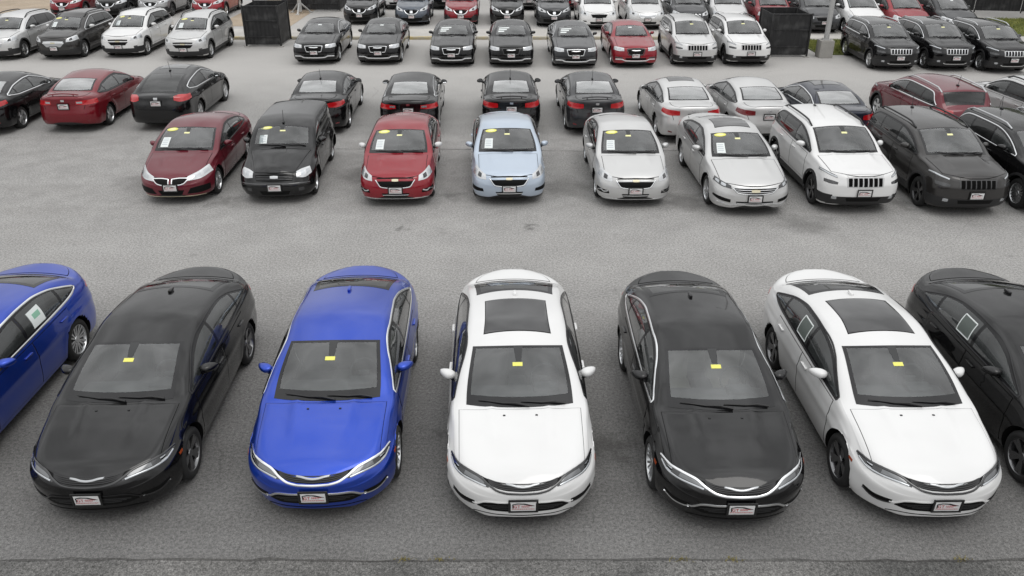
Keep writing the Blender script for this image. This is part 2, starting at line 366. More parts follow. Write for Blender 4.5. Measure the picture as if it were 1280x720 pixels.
        G = np.stack([H - sd * ww[:, None], H + Nn * .3 * w, H + sd * ww[:, None]], 1)
        return s.slab(name, G, mats, off=off, both=both, parent=parent, opt=opt, out=Nn.mean(0), skirt=.01, smooth=80)
    # --- standard features
    def hole(s, fn): s.holes.append(fn)
    def windshield(s, name, u0c, u0e, u1c, u1e, te=3.2, b=(.11, .05, .045), gmat='wsglass', pw=2.2, opt=None):
        """b = bottom, top, side frit width in metres"""
        hgt = np.linalg.norm(s.ev(u1c, 4.) - s.ev(u0c, 4.)); wid = float(s.ev((u0e + u1e) / 2, te)[0])
        fb, ft, fs = b[0] / hgt, b[1] / hgt, b[2] / wid
        F = np.r_[0, np.linspace(fb, 1 - ft, 14), 1]; X = np.r_[-1, np.linspace(-1 + fs, 1 - fs, 21), 1]
        f, x = np.meshgrid(F, X, indexing='ij'); ax = np.abs(x) ** pw
        u = (u0c + (u0e - u0c) * ax) * (1 - f) + (u1c + (u1e - u1c) * ax) * f
        G = s.evs(u, x, te); bo = np.zeros((len(F) - 1, len(X) - 1), bool); bo[0] = bo[-1] = True; bo[:, 0] = bo[:, -1] = True
        s.ws = lambda f, x: s.evs((u0c + (u0e - u0c) * abs(x) ** pw) * (1 - f) + (u1c + (u1e - u1c) * abs(x) ** pw) * f, x, te)
        def inside(uu, tt):
            x = (4 - tt) / (4 - te); ax = np.abs(x) ** pw; a = u0c + (u0e - u0c) * ax; c = u1c + (u1e - u1c) * ax; f = (uu - a) / (c - a)
            return (tt > 3) & (x < 1 - fs * .55) & (f > fb * .55) & (f < 1 - ft * .55)
        s.hole(inside)
        return s.slab(name, G, [gmat, 'frit'], off=.003, border=bo, off_b=.003, out=(0, 0, 1), opt=opt)
    def dlo(s, top, bot, splits, b=.034, gmats=None, chrome_opt='chrome', pillar=.006):
        """side glass: top and bottom outline (u, z); splits = list of (u at belt, lean) dividers"""
        ft, fb = pchip(top), pchip(bot); u0, u1 = top[0][0], top[-1][0]; edges = [(u0, 0)] + splits + [(u1, 0)]
        for k in range(len(edges) - 1):
            (ua, la), (ub, lb) = edges[k], edges[k+1]
            ua += pillar / 2 if k else 0; ub -= pillar / 2 if k < len(edges) - 2 else 0
            ln = ub - ua; fr = min(.2, b / ln)
            F = np.r_[0, np.linspace(fr, 1 - fr, max(5, int(ln / .07))), 1]; V = np.r_[0, .0, np.linspace(0, 1, 8), 1]
            G = np.zeros((len(F), 10, 3)); tt = np.zeros((len(F), 10))
            for i, f in enumerate(F):
                g0 = np.r_[0, np.linspace(.12, .88, 8), 1]
                zz0, zz1 = float(fb(ua + ln * f)), float(ft(ua + ln * f)); h = max(zz1 - zz0, .012); bb = min(.3, b / h)
                g = np.r_[0, np.linspace(bb, 1 - bb, 8), 1]
                for j, x in enumerate(g):
                    z = zz0 + h * x; uu = ua + ln * f + (la * (1 - f) + lb * f) * (z - zz0)
                    G[i, j] = s.ev(uu, s.t_at(uu, z)); tt[i, j] = 0
            bo = np.zeros((len(F) - 1, 9), bool); bo[0] = bo[-1] = True; bo[:, 0] = bo[:, -1] = True
            gm = gmats[k] if gmats else 'glass'
            s.slab('side_window', G, [gm, 'frit'], off=.003, border=bo, off_b=.003, both=True, out=(1, 0, .3))
            def inside(uu, P, ua=ua, ub=ub, la=la, lb=lb, ln=ln):
                z = P[..., 2]; z0 = fb(uu); l = la + (lb - la) * np.clip((uu - ua) / ln, 0, 1); q = uu - l * (z - z0)
                return (q > ua + b * .55) & (q < ub - b * .55) & (z > fb(q) + b * .6) & (z < ft(q) - b * .6)
            s.holes.append(('side', inside))
        # black backing strip behind pillars and rubber round the glass, then bright trim
        U = np.linspace(u0, u1, 44)
        ring = [(u, float(fb(u)) - .006) for u in U] + [(u, max(float(ft(u)) + .006, float(fb(u)))) for u in U[::-1]]
        pts = [s.ev(u, s.t_at(u, z)) for u, z in ring]; pts.append(pts[0])
        s.ring = np.array(pts)
        for o, mtl in (('chrome', 'chrome'), ('!chrome', 'frit')):
            s.strip('window_trim', pts, .024 if mtl == 'chrome' else .02, [mtl], n=110, both=True, opt=o)
    def doors(s, cuts, z0=.27, lean=.0, handles=True, hz=.0, hmat=None, zt=.03):
        """cuts = [u front of front door, u between, u rear of rear door]"""
        for k in range(len(cuts) - 1):
            ua, ub = cuts[k], cuts[k+1]; Z = np.r_[0, .012, np.linspace(.02, .98, 16), .988, 1]; X = np.r_[0, .008, np.linspace(.02, .98, 18), .992, 1]
            G = np.zeros((len(X), len(Z), 3)); zlo = z0
            for j, zf in enumerate(Z):
                for i, xf in enumerate(X):
                    zm = zlo + (float(s.zB(ub)) - zt - zlo) * zf; a = ua
                    b = ub
                    dz = zm - s.r
                    if abs(dz) < s.arch + .05 and k == len(cuts) - 2:
                        b = min(b, s.rw - math.sqrt(max(0, (s.arch + .05) ** 2 - dz * dz)))
                    if k == 0 and abs(dz) < s.arch + .05: a = max(a, s.fw + math.sqrt(max(0, (s.arch + .05) ** 2 - dz * dz)))
                    u = a + (b - a) * xf; zz = zlo + (float(s.zB(u)) - zt - zlo) * zf
                    G[i, j] = s.ev(u, s.t_at(u, zz))
            bo = np.zeros((len(X) - 1, len(Z) - 1), bool); bo[0] = bo[-1] = True; bo[:, 0] = bo[:, -1] = True
            ids = s.slab('door', G, ['PAINT', 'gap'], off=.004, border=bo, off_b=.001, both=True, out=(1, 0, 0))
            if handles:
                u = cuts[k+1] - .2; z = float(s.zB(u)) - .13 + hz; c, n = s.ray((2, u, z), (-1, 0, 0))
                for sd, pid in zip((1, -1), ids):
                    b = MB(); x = c[0]; b.bbox((x + .012, u - s.L / 2, z), (.038, .19, .026), .010); b.bbox((x + .002, u - .01 - s.L / 2, z - .012), (.012, .13, .05), .005, 1)
                    v = [(p[0] * sd, p[1], p[2]) for p in b.v]; f = b.f if sd == 1 else [q[::-1] for q in b.f]
                    s.rec('handle', new_mesh('handle', v, f, [hmat or 'PAINT', 'gap'], b.m), pid, slot0=None if hmat else 'PAINT')
    def top_panel(s, name, u0, u1, se, te=3.15, mats=('PAINT', 'gap'), gap=.014, nx=25, nu=22, off=.004, border=True, opt=None, off_b=.001):
        """panel on hood, roof or deck: u0(s), u1(s) may be functions"""
        f0 = u0 if callable(u0) else (lambda x: u0 + 0 * x); f1 = u1 if callable(u1) else (lambda x: u1 + 0 * x)
        ln = float(abs(f1(0.) - f0(0.))); fr = gap / ln; sr = gap / .8
        F = np.r_[0, np.linspace(fr, 1 - fr, nu), 1]; X = np.r_[-se, np.linspace(-se + sr, se - sr, nx), se]
        f, x = np.meshgrid(F, X, indexing='ij'); G = s.evs(f0(x) * (1 - f) + f1(x) * f, x, te)
        bo = np.zeros((len(F) - 1, len(X) - 1), bool); bo[0] = bo[-1] = True; bo[:, 0] = bo[:, -1] = True
        return s.slab(name, G, list(mats), off=off, border=bo if border else None, off_b=off_b, out=(0, 0, 1), opt=opt)
    def wpanel(s, name, u0, u1, w0, w1, mats=('PAINT', 'gap'), gap=.012, nx=27, nu=24, off=.004, off_b=.001, opt=None):
        """panel seen from above: u0(w), u1(w) front and rear edge, half widths w0 (front) to w1 (rear)"""
        F = np.r_[0, np.linspace(gap, 1 - gap, nu), 1]; X = np.r_[-1, np.linspace(-1 + gap * 1.3, 1 - gap * 1.3, nx), 1]; G = np.zeros((len(F), len(X), 3))
        for i, f in enumerate(F):
            for j, x in enumerate(X):
                w = x * (w0 + (w1 - w0) * f); u = u0(abs(w)) * (1 - f) + u1(abs(w)) * f
                h = s.bvh.ray_cast(Vector((w, u, 3)), Vector((0, 0, -1))); G[i, j] = h[0] if h[0] is not None else s.bvh.find_nearest(Vector((w, u, s.sp['z_nose'])))[0]
        bo = np.zeros((len(F) - 1, len(X) - 1), bool); bo[0] = bo[-1] = True; bo[:, 0] = bo[:, -1] = True
        return s.slab(name, G, list(mats), off=off, border=bo, off_b=off_b, out=(0, 0, 1), opt=opt)
    def on_ws(s, name, f0, f1, x0, x1, mtl, off=.006, parent=None, opt=None, oval=False, taper=1.):
        n, m = (13, 13) if oval else (5, 5); G = np.zeros((n, m, 3))
        for i in range(n):
            for j in range(m):
                a, b = i / (n - 1) * 2 - 1, j / (m - 1) * 2 - 1
                if oval: a, b = a * math.sqrt(1 - b * b / 2), b * math.sqrt(1 - a * a / 2 if not oval else 1 - (i / (n - 1) * 2 - 1) ** 2 / 2)
                G[i, j] = s.ws((f0 + f1) / 2 + (f1 - f0) / 2 * a, (x0 + x1) / 2 + (x1 - x0) / 2 * b * (taper + (1 - taper) * i / (n - 1)))
        return s.slab(name, G, [mtl] if isinstance(mtl, str) else mtl, off=off, skirt=.002, parent=parent, opt=opt, out=(0, -.5, 1))
    def cladding(s, z1, z0=.235, lip=.06):
        """black plastic round the arches and along the sills"""
        for uw in (s.fw, s.rw):
            n = 30; G = np.zeros((n, 4, 3))
            for i in range(n):
                a = R_(-6 + 192 * i / (n - 1))
                for j in range(4):
                    rr = s.arch - .006 + lip * j / 3; y, z = uw + rr * math.cos(a), max(.2, s.r + rr * math.sin(a)); h = s.bvh.ray_cast(Vector((2, y, z)), Vector((-1, 0, 0))); G[i, j] = h[0] if h[0] is not None else (s.W - .08, y, z)
            s.slab('arch_trim', G, ['trim'], off=.012, both=True, out=(1, 0, 0))
        ua, ub = s.fw + s.arch + .0, s.rw - s.arch - .0; G = np.zeros((24, 6, 3))
        for i, u in enumerate(np.linspace(ua, ub, 24)):
            for j, z in enumerate(np.linspace(z0, z1, 6)): G[i, j] = s.ray((2, u, z), (-1, 0, 0))[0]
        s.slab('sill_trim', G, ['trim'], off=.012, both=True, out=(1, 0, 0))
        G = np.zeros((20, 5, 3)); uf = s.fw - s.arch - .015
        for i, f in enumerate(np.linspace(0, 1, 20)):
            u = .10 + (uf - .10) * f; w = (s.W - .05) * s.plan(u)
            for j, z in enumerate(np.linspace(.27, .50, 5)): G[i, j] = s.ray((w, u, z), (-.75 - .2 * f, .7 * (1 - f), 0))[0]
        s.slab('corner_trim', G, ['trim'], off=.008, both=True, out=(1, -.6, 0))
        ur = s.rw + s.arch + .02; G = np.zeros((20, 5, 3))
        for i, u in enumerate(np.linspace(ur, s.L - .03, 20)):
            for j, z in enumerate(np.linspace(.30, z1 + .08, 5)): q = s.ray((2, u, z), (-1, .0, 0)); G[i, j] = q[0] if abs(q[0][0]) > .05 else G[i - 1, j]
        s.slab('rear_trim', G, ['trim'], off=.010, both=True, out=(1, .5, 0))
    def body(s, mats=('PAINT', 'trim')):
        """cut wheel arches and openings, then link; call after every panel that casts rays"""
        P = s.P; N, K = P.shape[:2]; C = s.sp.get('cladding')
        V = P.copy(); T = np.broadcast_to(s.T[None], (N, K)); Uu = np.broadcast_to(s.U[:, None], (N, K))
        for uw in (s.fw, s.rw):
            dy, dz = V[..., 1] - uw, V[..., 2] - s.r; d = np.hypot(dy, dz)
            m = (T < 2.2) & (V[..., 0] > .45) & (np.abs(d - s.arch) < .024) & (d > 1e-3); k = np.where(m, s.arch / np.maximum(d, 1e-3), 1)
            V[..., 1] = uw + dy * k; V[..., 2] = np.where(m, s.r + dz * k, V[..., 2])
        ctr = lambda A: (A[:-1, :-1] + A[1:, :-1] + A[:-1, 1:] + A[1:, 1:]) / 4
        c = (V[:-1, :-1] + V[1:, :-1] + V[:-1, 1:] + V[1:, 1:]) / 4; tc_ = ctr(T); uc_ = ctr(Uu)
        kill = np.zeros((N - 1, K - 1), bool)
        for uw in (s.fw, s.rw): kill |= (np.hypot(c[..., 1] - uw, c[..., 2] - s.r) < s.arch - .002) & (c[..., 0] > .42) & (tc_ < 2.2)
        for h in s.holes:
            if isinstance(h, tuple): kill |= h[1](uc_, c) & (tc_ > 1.5) & (tc_ < 3.4)
            else: kill |= h(uc_, tc_)
        low = (tc_ < -.02)
        v = np.concatenate([V.reshape(-1, 3), (V * [-1, 1, 1]).reshape(-1, 3)]); f = []; mi = []
        for i in range(N - 1):
            for j in range(K - 1):
                if kill[i, j]: continue
                a = i * K + j; b = a + N * K; f += [(a, a + 1, a + K + 1, a + K), (b, b + K, b + K + 1, b + 1)]; mi += [int(low[i, j])] * 2
        # orient outward: section runs bottom->top on +x side
        f = [q[::-1] for q in f]
        v = s.shift(v)
        # weld the centre line
        bm = bmesh.new(); me = new_mesh('tmp', v, f, mats, mi, 180); bm.from_mesh(me); bmesh.ops.remove_doubles(bm, verts=bm.verts, dist=.0012); bmesh.ops.recalc_face_normals(bm, faces=bm.faces)
        far = max(bm.faces, key=lambda q: q.calc_center_median().z)
        if far.normal.z < 0: bmesh.ops.reverse_faces(bm, faces=bm.faces)
        loose = [q for q in bm.verts if not q.link_faces]; bmesh.ops.delete(bm, geom=loose, context='VERTS')
        me2 = bpy.data.meshes.new(s.sp['name'] + '_body'); bm.to_mesh(me2); bm.free()
        for m in mats: me2.materials.append(M[m])
        me2.polygons.foreach_set('use_smooth', [True] * len(me2.polygons)); me2.set_sharp_from_angle(angle=R_(50))
        bpy.data.meshes.remove(me)
        s.parts.insert(0, dict(name='body', me=me2, parent=None, opt=None, loc=(0, 0, 0), rot=(0, 0, 0), slot0='PAINT'))
        for p in s.parts[1:]:
            if p['parent'] is not None: p['parent'] += 1
        # wheel wells and arch lips
        for uw in (s.fw, s.rw):
            for sd in (1, -1):
                b = MB(); n = 18; v = []; f = []
                R = s.arch
                for i in range(n + 1):
                    a = R_(-28 + 236 * i / n); y, z = uw + R * math.cos(a), s.r + R * math.sin(a)
                    h = s.bvh.ray_cast(Vector((2 * sd, y, z)), Vector((-sd, 0, 0))); x = abs(h[0].x) if h[0] is not None else s.W - .07
                    v += [(sd * (x - .004), y - s.L / 2, z), (sd * (x - .03), y - s.L / 2 - .012 * math.cos(a), z - .012 * math.sin(a)), (sd * .48, y - s.L / 2, z), (sd * .48, uw - s.L / 2, s.r)]
                for i in range(n):
                    for j in range(3): q = (i * 4 + j, i * 4 + j + 1, i * 4 + j + 5, i * 4 + j + 4); f.append(q if sd == 1 else q[::-1])
                b.add(v, f)
                s.rec('wheel_well', b.mesh('wheel_well', ['well']))
    def wheels(s, tw=.22, track=None, styles=()):
        """styles: (option, mesh builder, material)"""
        x = (track or s.W - .10); r = s.r
        tb = MB(); rr_ = s.sp.get('rim_r', .232)
        tb.lathe_x([(-tw*.5, rr_ - .005), (-tw * .52, rr_ + .03), (-tw * .5, r - .035), (-tw * .4, r - .006), (-tw * .2, r), (tw * .2, r), (tw * .4, r - .006), (tw * .5, r - .035), (tw * .53, rr_ + .04), (tw * .49, rr_ - .002), (tw * .44, rr_ - .012)], 36)
        tm = tb.mesh('wheel', ['tyre'], 60)
        for opt, fn, mtl in styles:
            bm_ = MB(); fn(bm_, rr_, tw); rm = bm_.mesh('rim', [mtl, 'darkrim', 'disc'], 40)
            for u in (s.fw, s.rw):
                for sd in (1, -1):
                    i = s.rec('wheel', tm, opt=opt, loc=(sd * (x - tw / 2 + .0), u - s.L / 2, r), rot=(rng.uniform(0, 6.28), 0, 0 if sd == 1 else math.pi))
                    s.rec('rim', rm, i, opt=opt)
    def mirror(s, u, z, w, h=.13, wd=.19, mat0='PAINT', mat1='trim', opt=None):
        """wing mirror: rounded housing on a short foot"""
        base, n = s.ray((2, u, z), (-1, 0, 0)); x0 = base[0] - .015
        bm = bmesh.new(); bmesh.ops.create_uvsphere(bm, u_segments=16, v_segments=10, radius=1)
        for v in bm.verts:
            x, y, zz = v.co; k = 1 - .22 * max(0, x); yy = (y if y < 0 else y * .25)   # flat behind, rounded ahead
            sx = math.copysign(abs(x) ** .8, x)
            v.co = (w - wd * .5 + sx * wd * .5, u + .05 - s.L / 2 + yy * .11 * (1 - .3 * abs(x)) + .05 * x, z + .035 + math.copysign(abs(zz) ** .75, zz) * h * .5 * k)
        bm.verts.index_update(); b = MB(); b.add([v.co[:] for v in bm.verts], [[v.index for v in f.verts] for f in bm.faces], 0); bm.free()
        b.tube([(x0 - .05, u - s.L / 2, z - .02), (x0 + .05, u + .01 - s.L / 2, z - .015), (w - wd * .72, u + .03 - s.L / 2, z)], [.04, .032, .03], 8, 1)
        for sd in (1, -1):
            v = [(p[0] * sd, p[1], p[2]) for p in b.v]; f = b.f if sd == 1 else [q[::-1] for q in b.f]
            i = s.rec('mirror', new_mesh('mirror', v, f, [mat0, mat1], b.m, 60), opt=opt, slot0='PAINT' if mat0 == 'PAINT' else None)
            g = MB(); cx = w - wd * .52
            vv = [(sd * (cx + wd * .42 * math.cos(a) * (1 - .0)), u + .081 - s.L / 2 + .05 * math.cos(a), z + .035 + h * .38 * math.sin(a)) for a in np.linspace(0, 2 * math.pi, 17)[:-1]]
            g.add(vv, [tuple(range(16)) if sd == -1 else tuple(range(16))[::-1]]); s.rec('mirror_glass', g.mesh('mirror_glass', ['chrome']), i, opt=opt)
    def wipers(s, rear=False):
        for f, x0, x1, xm in ((.0, -.78, .12, -.3), (.0, .02, .80, .45)):
            p = [s.ws(.085, x0) , s.ws(.06, (x0 + x1) / 2), s.ws(.03, x1)]; b = MB()
            q = [tuple(s.shift(k)[0] + np.array((0, -.012, .022))) for k in (p[0], (p[0] + p[1]) / 2, p[1], (p[1] + p[2]) / 2, p[2])]
            b.tube(q, [.006, .009, .01, .009, .006], 6)
            a = s.ws(.01, x1 + .06); a0 = tuple(s.shift(a)[0] + np.array((0, -.01, .02))); b.tube([a0, tuple((np.array(a0) + np.array(q[2])) / 2 + np.array((0, 0, .02))), q[2]], [.014, .01, .008], 6)
            s.rec('wiper', b.mesh('wiper', ['trim']))
    def plate(s, z, rear=False, y=None, opt=None, frame='pblack', tilt=0):
        u, n = s.ray((0, 0 if not rear else s.L, z), (0, 1, 0) if not rear else (0, -1, 0)); yy = u[1] - s.L / 2 + (-.022 if not rear else .022)
        r = (R_(tilt), 0, 0 if not rear else math.pi)
        i = s.rec('license_plate', PLATE['plate'], loc=(0, yy, z), rot=r, opt=opt)
        for nm, k in (('plate_frame', 'frame'), ('roof_outline_logo', 'logo'), ('lettering', 'text'), ('small_print', 'small')): s.rec(nm, PLATE[k], i, opt=opt)
    def cabin(s, tan=False, rows=2, hz=0, u_seat=None, opt=None):
        uc = s.sp['u_cowl']; L2 = s.L / 2; b = MB(); zb = s.sp['z_bf']
        b.bbox((0, uc + .50 - L2, zb - .16), (1.36, .42, .22), .06); b.bbox((.36, uc + .6 - L2, zb - .05), (.34, .22, .09), .04); b.bbox((0, uc + .75 - L2, .52), (.26, .9, .42), .05)
        b.bbox((0, s.sp['u_rg'] - .28 - L2, s.sp['z_rg'] - .12), (1.25, .42, .05), .02)
        i = s.rec('dashboard', b.mesh('dashboard', ['cabin']), opt=opt)
        st = MB(); st.tube([(.36 + .185 * math.cos(a), uc + .86 + .06 * math.sin(a) - L2, zb - .05 + .175 * math.sin(a)) for a in np.linspace(0, 2 * math.pi, 21)], .014, 6, 0, False)
        st.bbox((.36, uc + .84 - L2, zb - .06), (.15, .05, .09), .02); s.rec('steering_wheel', st.mesh('steering_wheel', ['cabin']), i, opt=opt)
        us = u_seat or uc + 1.25
        def seat(x, w, u, m):
            b = MB(); b.bbox((x, u - .1 - L2, .52 + hz), (w, .52, .18), .07)
            c0 = len(b.v); b.bbox((x, u + .22 - L2, .83 + hz), (w * .96, .16, .60), .07)
            b.bbox((x, u + .30 - L2, 1.20 + hz) if w < .8 else (x - w * .28, u + .30 - L2, 1.16 + hz), (.27, .10, .19), .045)
            if w > .8: b.bbox((x + w * .28, u + .30 - L2, 1.16 + hz), (.27, .10, .17), .045)
            for k in range(c0, len(b.v)):
                p = b.v[k]; b.v[k] = (p[0], p[1] + (p[2] - .6 - hz) * .28 - .03, p[2])
            return b.mesh('seat', [m])
        m = 'tan' if tan else 'seat'
        for x in (-.37, .37): s.rec('seat', seat(x, .5, us, m), opt=opt)
        for k in range(rows - 1): s.rec('seat', seat(0, 1.22, us + .87 * (k + 1), m), opt=opt)
def place(proto, name, label, cat, x, y, yaw, color, opts=(), group=None, rear=False, z=0):
    """an Empty under the middle of the car that parents every part; x, y is the middle of the bumper that faces the camera"""
    L2 = proto.L / 2; a = R_(yaw)
    cx, cy = x - math.sin(a) * L2, y + math.cos(a) * L2
    e = obj(name, None, None, (cx, cy, z), (0, 0, a + (math.pi if rear else 0)), label=label, category=cat, group=group)
    e.empty_display_size = .3
    made = {}; jig = rng.uniform(-.018, .018)
    for k, p in enumerate(proto.parts):
        o = p['opt']
        if o:
            ok = all((q[1:] not in opts) if q[0] == '!' else (q in opts) for q in o.split('&'))
            if not ok: continue
        par = e if p['parent'] is None else made.get(p['parent'])
        if par is None: continue
        lc = p['loc']
        if p['name'] in ('windshield_tag', 'window_sheet', 'price_sticker', 'sticker_ring', 'sheet_print') and not {'sheet_left', 'sheet_right'} & set(opts): lc = (lc[0] + jig, lc[1], lc[2])   # nobody sticks them on in quite the same spot
        c = obj(p['name'], p['me'], par, lc, p['rot']); made[k] = c
        if p['slot0']:
            c.material_slots[0].link = 'OBJECT'; c.material_slots[0].material = M[color]
    return e
# rims --------------------------------------------------------------
def rim_spokes(n, w0, w1, dual=False, twist=0., deep=.03):
    def fn(b, r, tw):
        b.lathe_x([(tw * .46, r), (tw * .47, r - .012), (tw * .40, r - .02), (tw * .1, r - .035), (-tw * .3, r - .03)], 36, 0)
        b.lathe_x([(tw * .1, .15), (tw * .1, .03)], 24, 2); b.lathe_x([(0, r - .03), (0, .0)], 24, 1)
        b.lathe_x([(tw * .3, .062), (tw * .36, .055), (tw * .37, .03), (tw * .38, .0)], 16, 0)
        for k in range(n):
            for d in ((-1, 1) if dual else (0,)):
                a = 2 * math.pi * k / n; v = []
                for rad, ww, x, tt in ((.04, w0, tw * .32, 0), (r * .55, (w0 + w1) / 2, tw * .37, twist * .5), (r - .012, w1, tw * .43, twist)):
                    c = a + tt + d * (.10 if rad < .1 else .16) * (1.6 if rad < .1 else 1); R = rad
                    for s_ in (-1, 1):
                        ang = c + s_ * ww / max(R, .05) / 2; v.append((x, R * math.cos(ang), R * math.sin(ang))); v.append((x - .03, R * math.cos(ang), R * math.sin(ang)))
                f = []
                for i in (0, 4): f += [(i, i + 2, i + 6, i + 4), (i, i + 4, i + 5, i + 1), (i + 2, i + 3, i + 7, i + 6)]
                b.add(v, f, 0)
    return fn
# dealer plate: white card in a dark frame, dark car outline, boxed letters, a line of print ------------------------------
def text_mesh(txt, size, loc, mtl, ext=.0008, sx=1.):
    cu = bpy.data.curves.new('t', 'FONT'); cu.body = txt; cu.size = size; cu.align_x = 'CENTER'; cu.align_y = 'CENTER'; cu.extrude = ext; cu.resolution_u = 2; cu.space_character = 1.05
    o = bpy.data.objects.new('t', cu); COL.objects.link(o); bpy.context.view_layer.update()
    me = bpy.data.meshes.new_from_object(o.evaluated_get(bpy.context.evaluated_depsgraph_get())); bpy.data.objects.remove(o); bpy.data.curves.remove(cu)
    me.transform(Matrix.Translation(loc) @ Matrix.Rotation(math.pi / 2, 4, 'X') @ Matrix.Diagonal((sx, 1, 1, 1)))
    me.materials.clear(); me.materials.append(M[mtl]); return me
PLATE = {}
def make_plate():
    # frame, card, sweep of a roofline, boxed letters, rows of small print
    b = MB(); b.bbox((0, 0, 0), (.29, .008, .142), .003); PLATE['plate'] = b.mesh('license_plate', ['pwhite'])
    b = MB()
    for c, d in (((0, -.001, .084), (.345, .016, .022)), ((0, -.001, -.083), (.345, .016, .018)), ((-.163, -.001, 0), (.02, .016, .15)), ((.163, -.001, 0), (.02, .016, .15))): b.box(c, d)
    PLATE['frame'] = b.mesh('plate_frame', ['pblack'])
    b = MB(); y = -.0055
    # roofline sweep of a car, and a box round the letters
    P = [(-.125, -.028), (-.128, .035), (-.07, .05), (.02, .046), (.075, .028), (.128, .012), (.132, .006), (.07, .010), (.0, .030), (-.06, .034), (-.112, .026), (-.112, -.028)]
    v = [(x, y, z) for x, z in P]; n = len(v)
    b.add(v, [(0, 1, 10, 11), (1, 2, 9, 10), (2, 3, 8, 9), (3, 4, 7, 8), (4, 5, 6, 7)]); PLATE['logo'] = b.mesh('roof_outline_logo', ['pblack'], 180)
    PLATE['text'] = text_mesh('GT', .060, (-.075, -.0058, -.004), 'pred')
    b = MB()
    for x0, x1, z0, z1 in ((-.02, .10, .004, .012), (-.02, .07, -.012, -.005), (-.13, .13, -.043, -.036)):
        x = x0
        while x < x1: w = rng.uniform(.008, .02); b.box((x + w / 2, -.0052, (z0 + z1) / 2), (w, .002, z1 - z0)); x += w + .005
    PLATE['small'] = b.mesh('small_print', ['pred'])
make_plate()
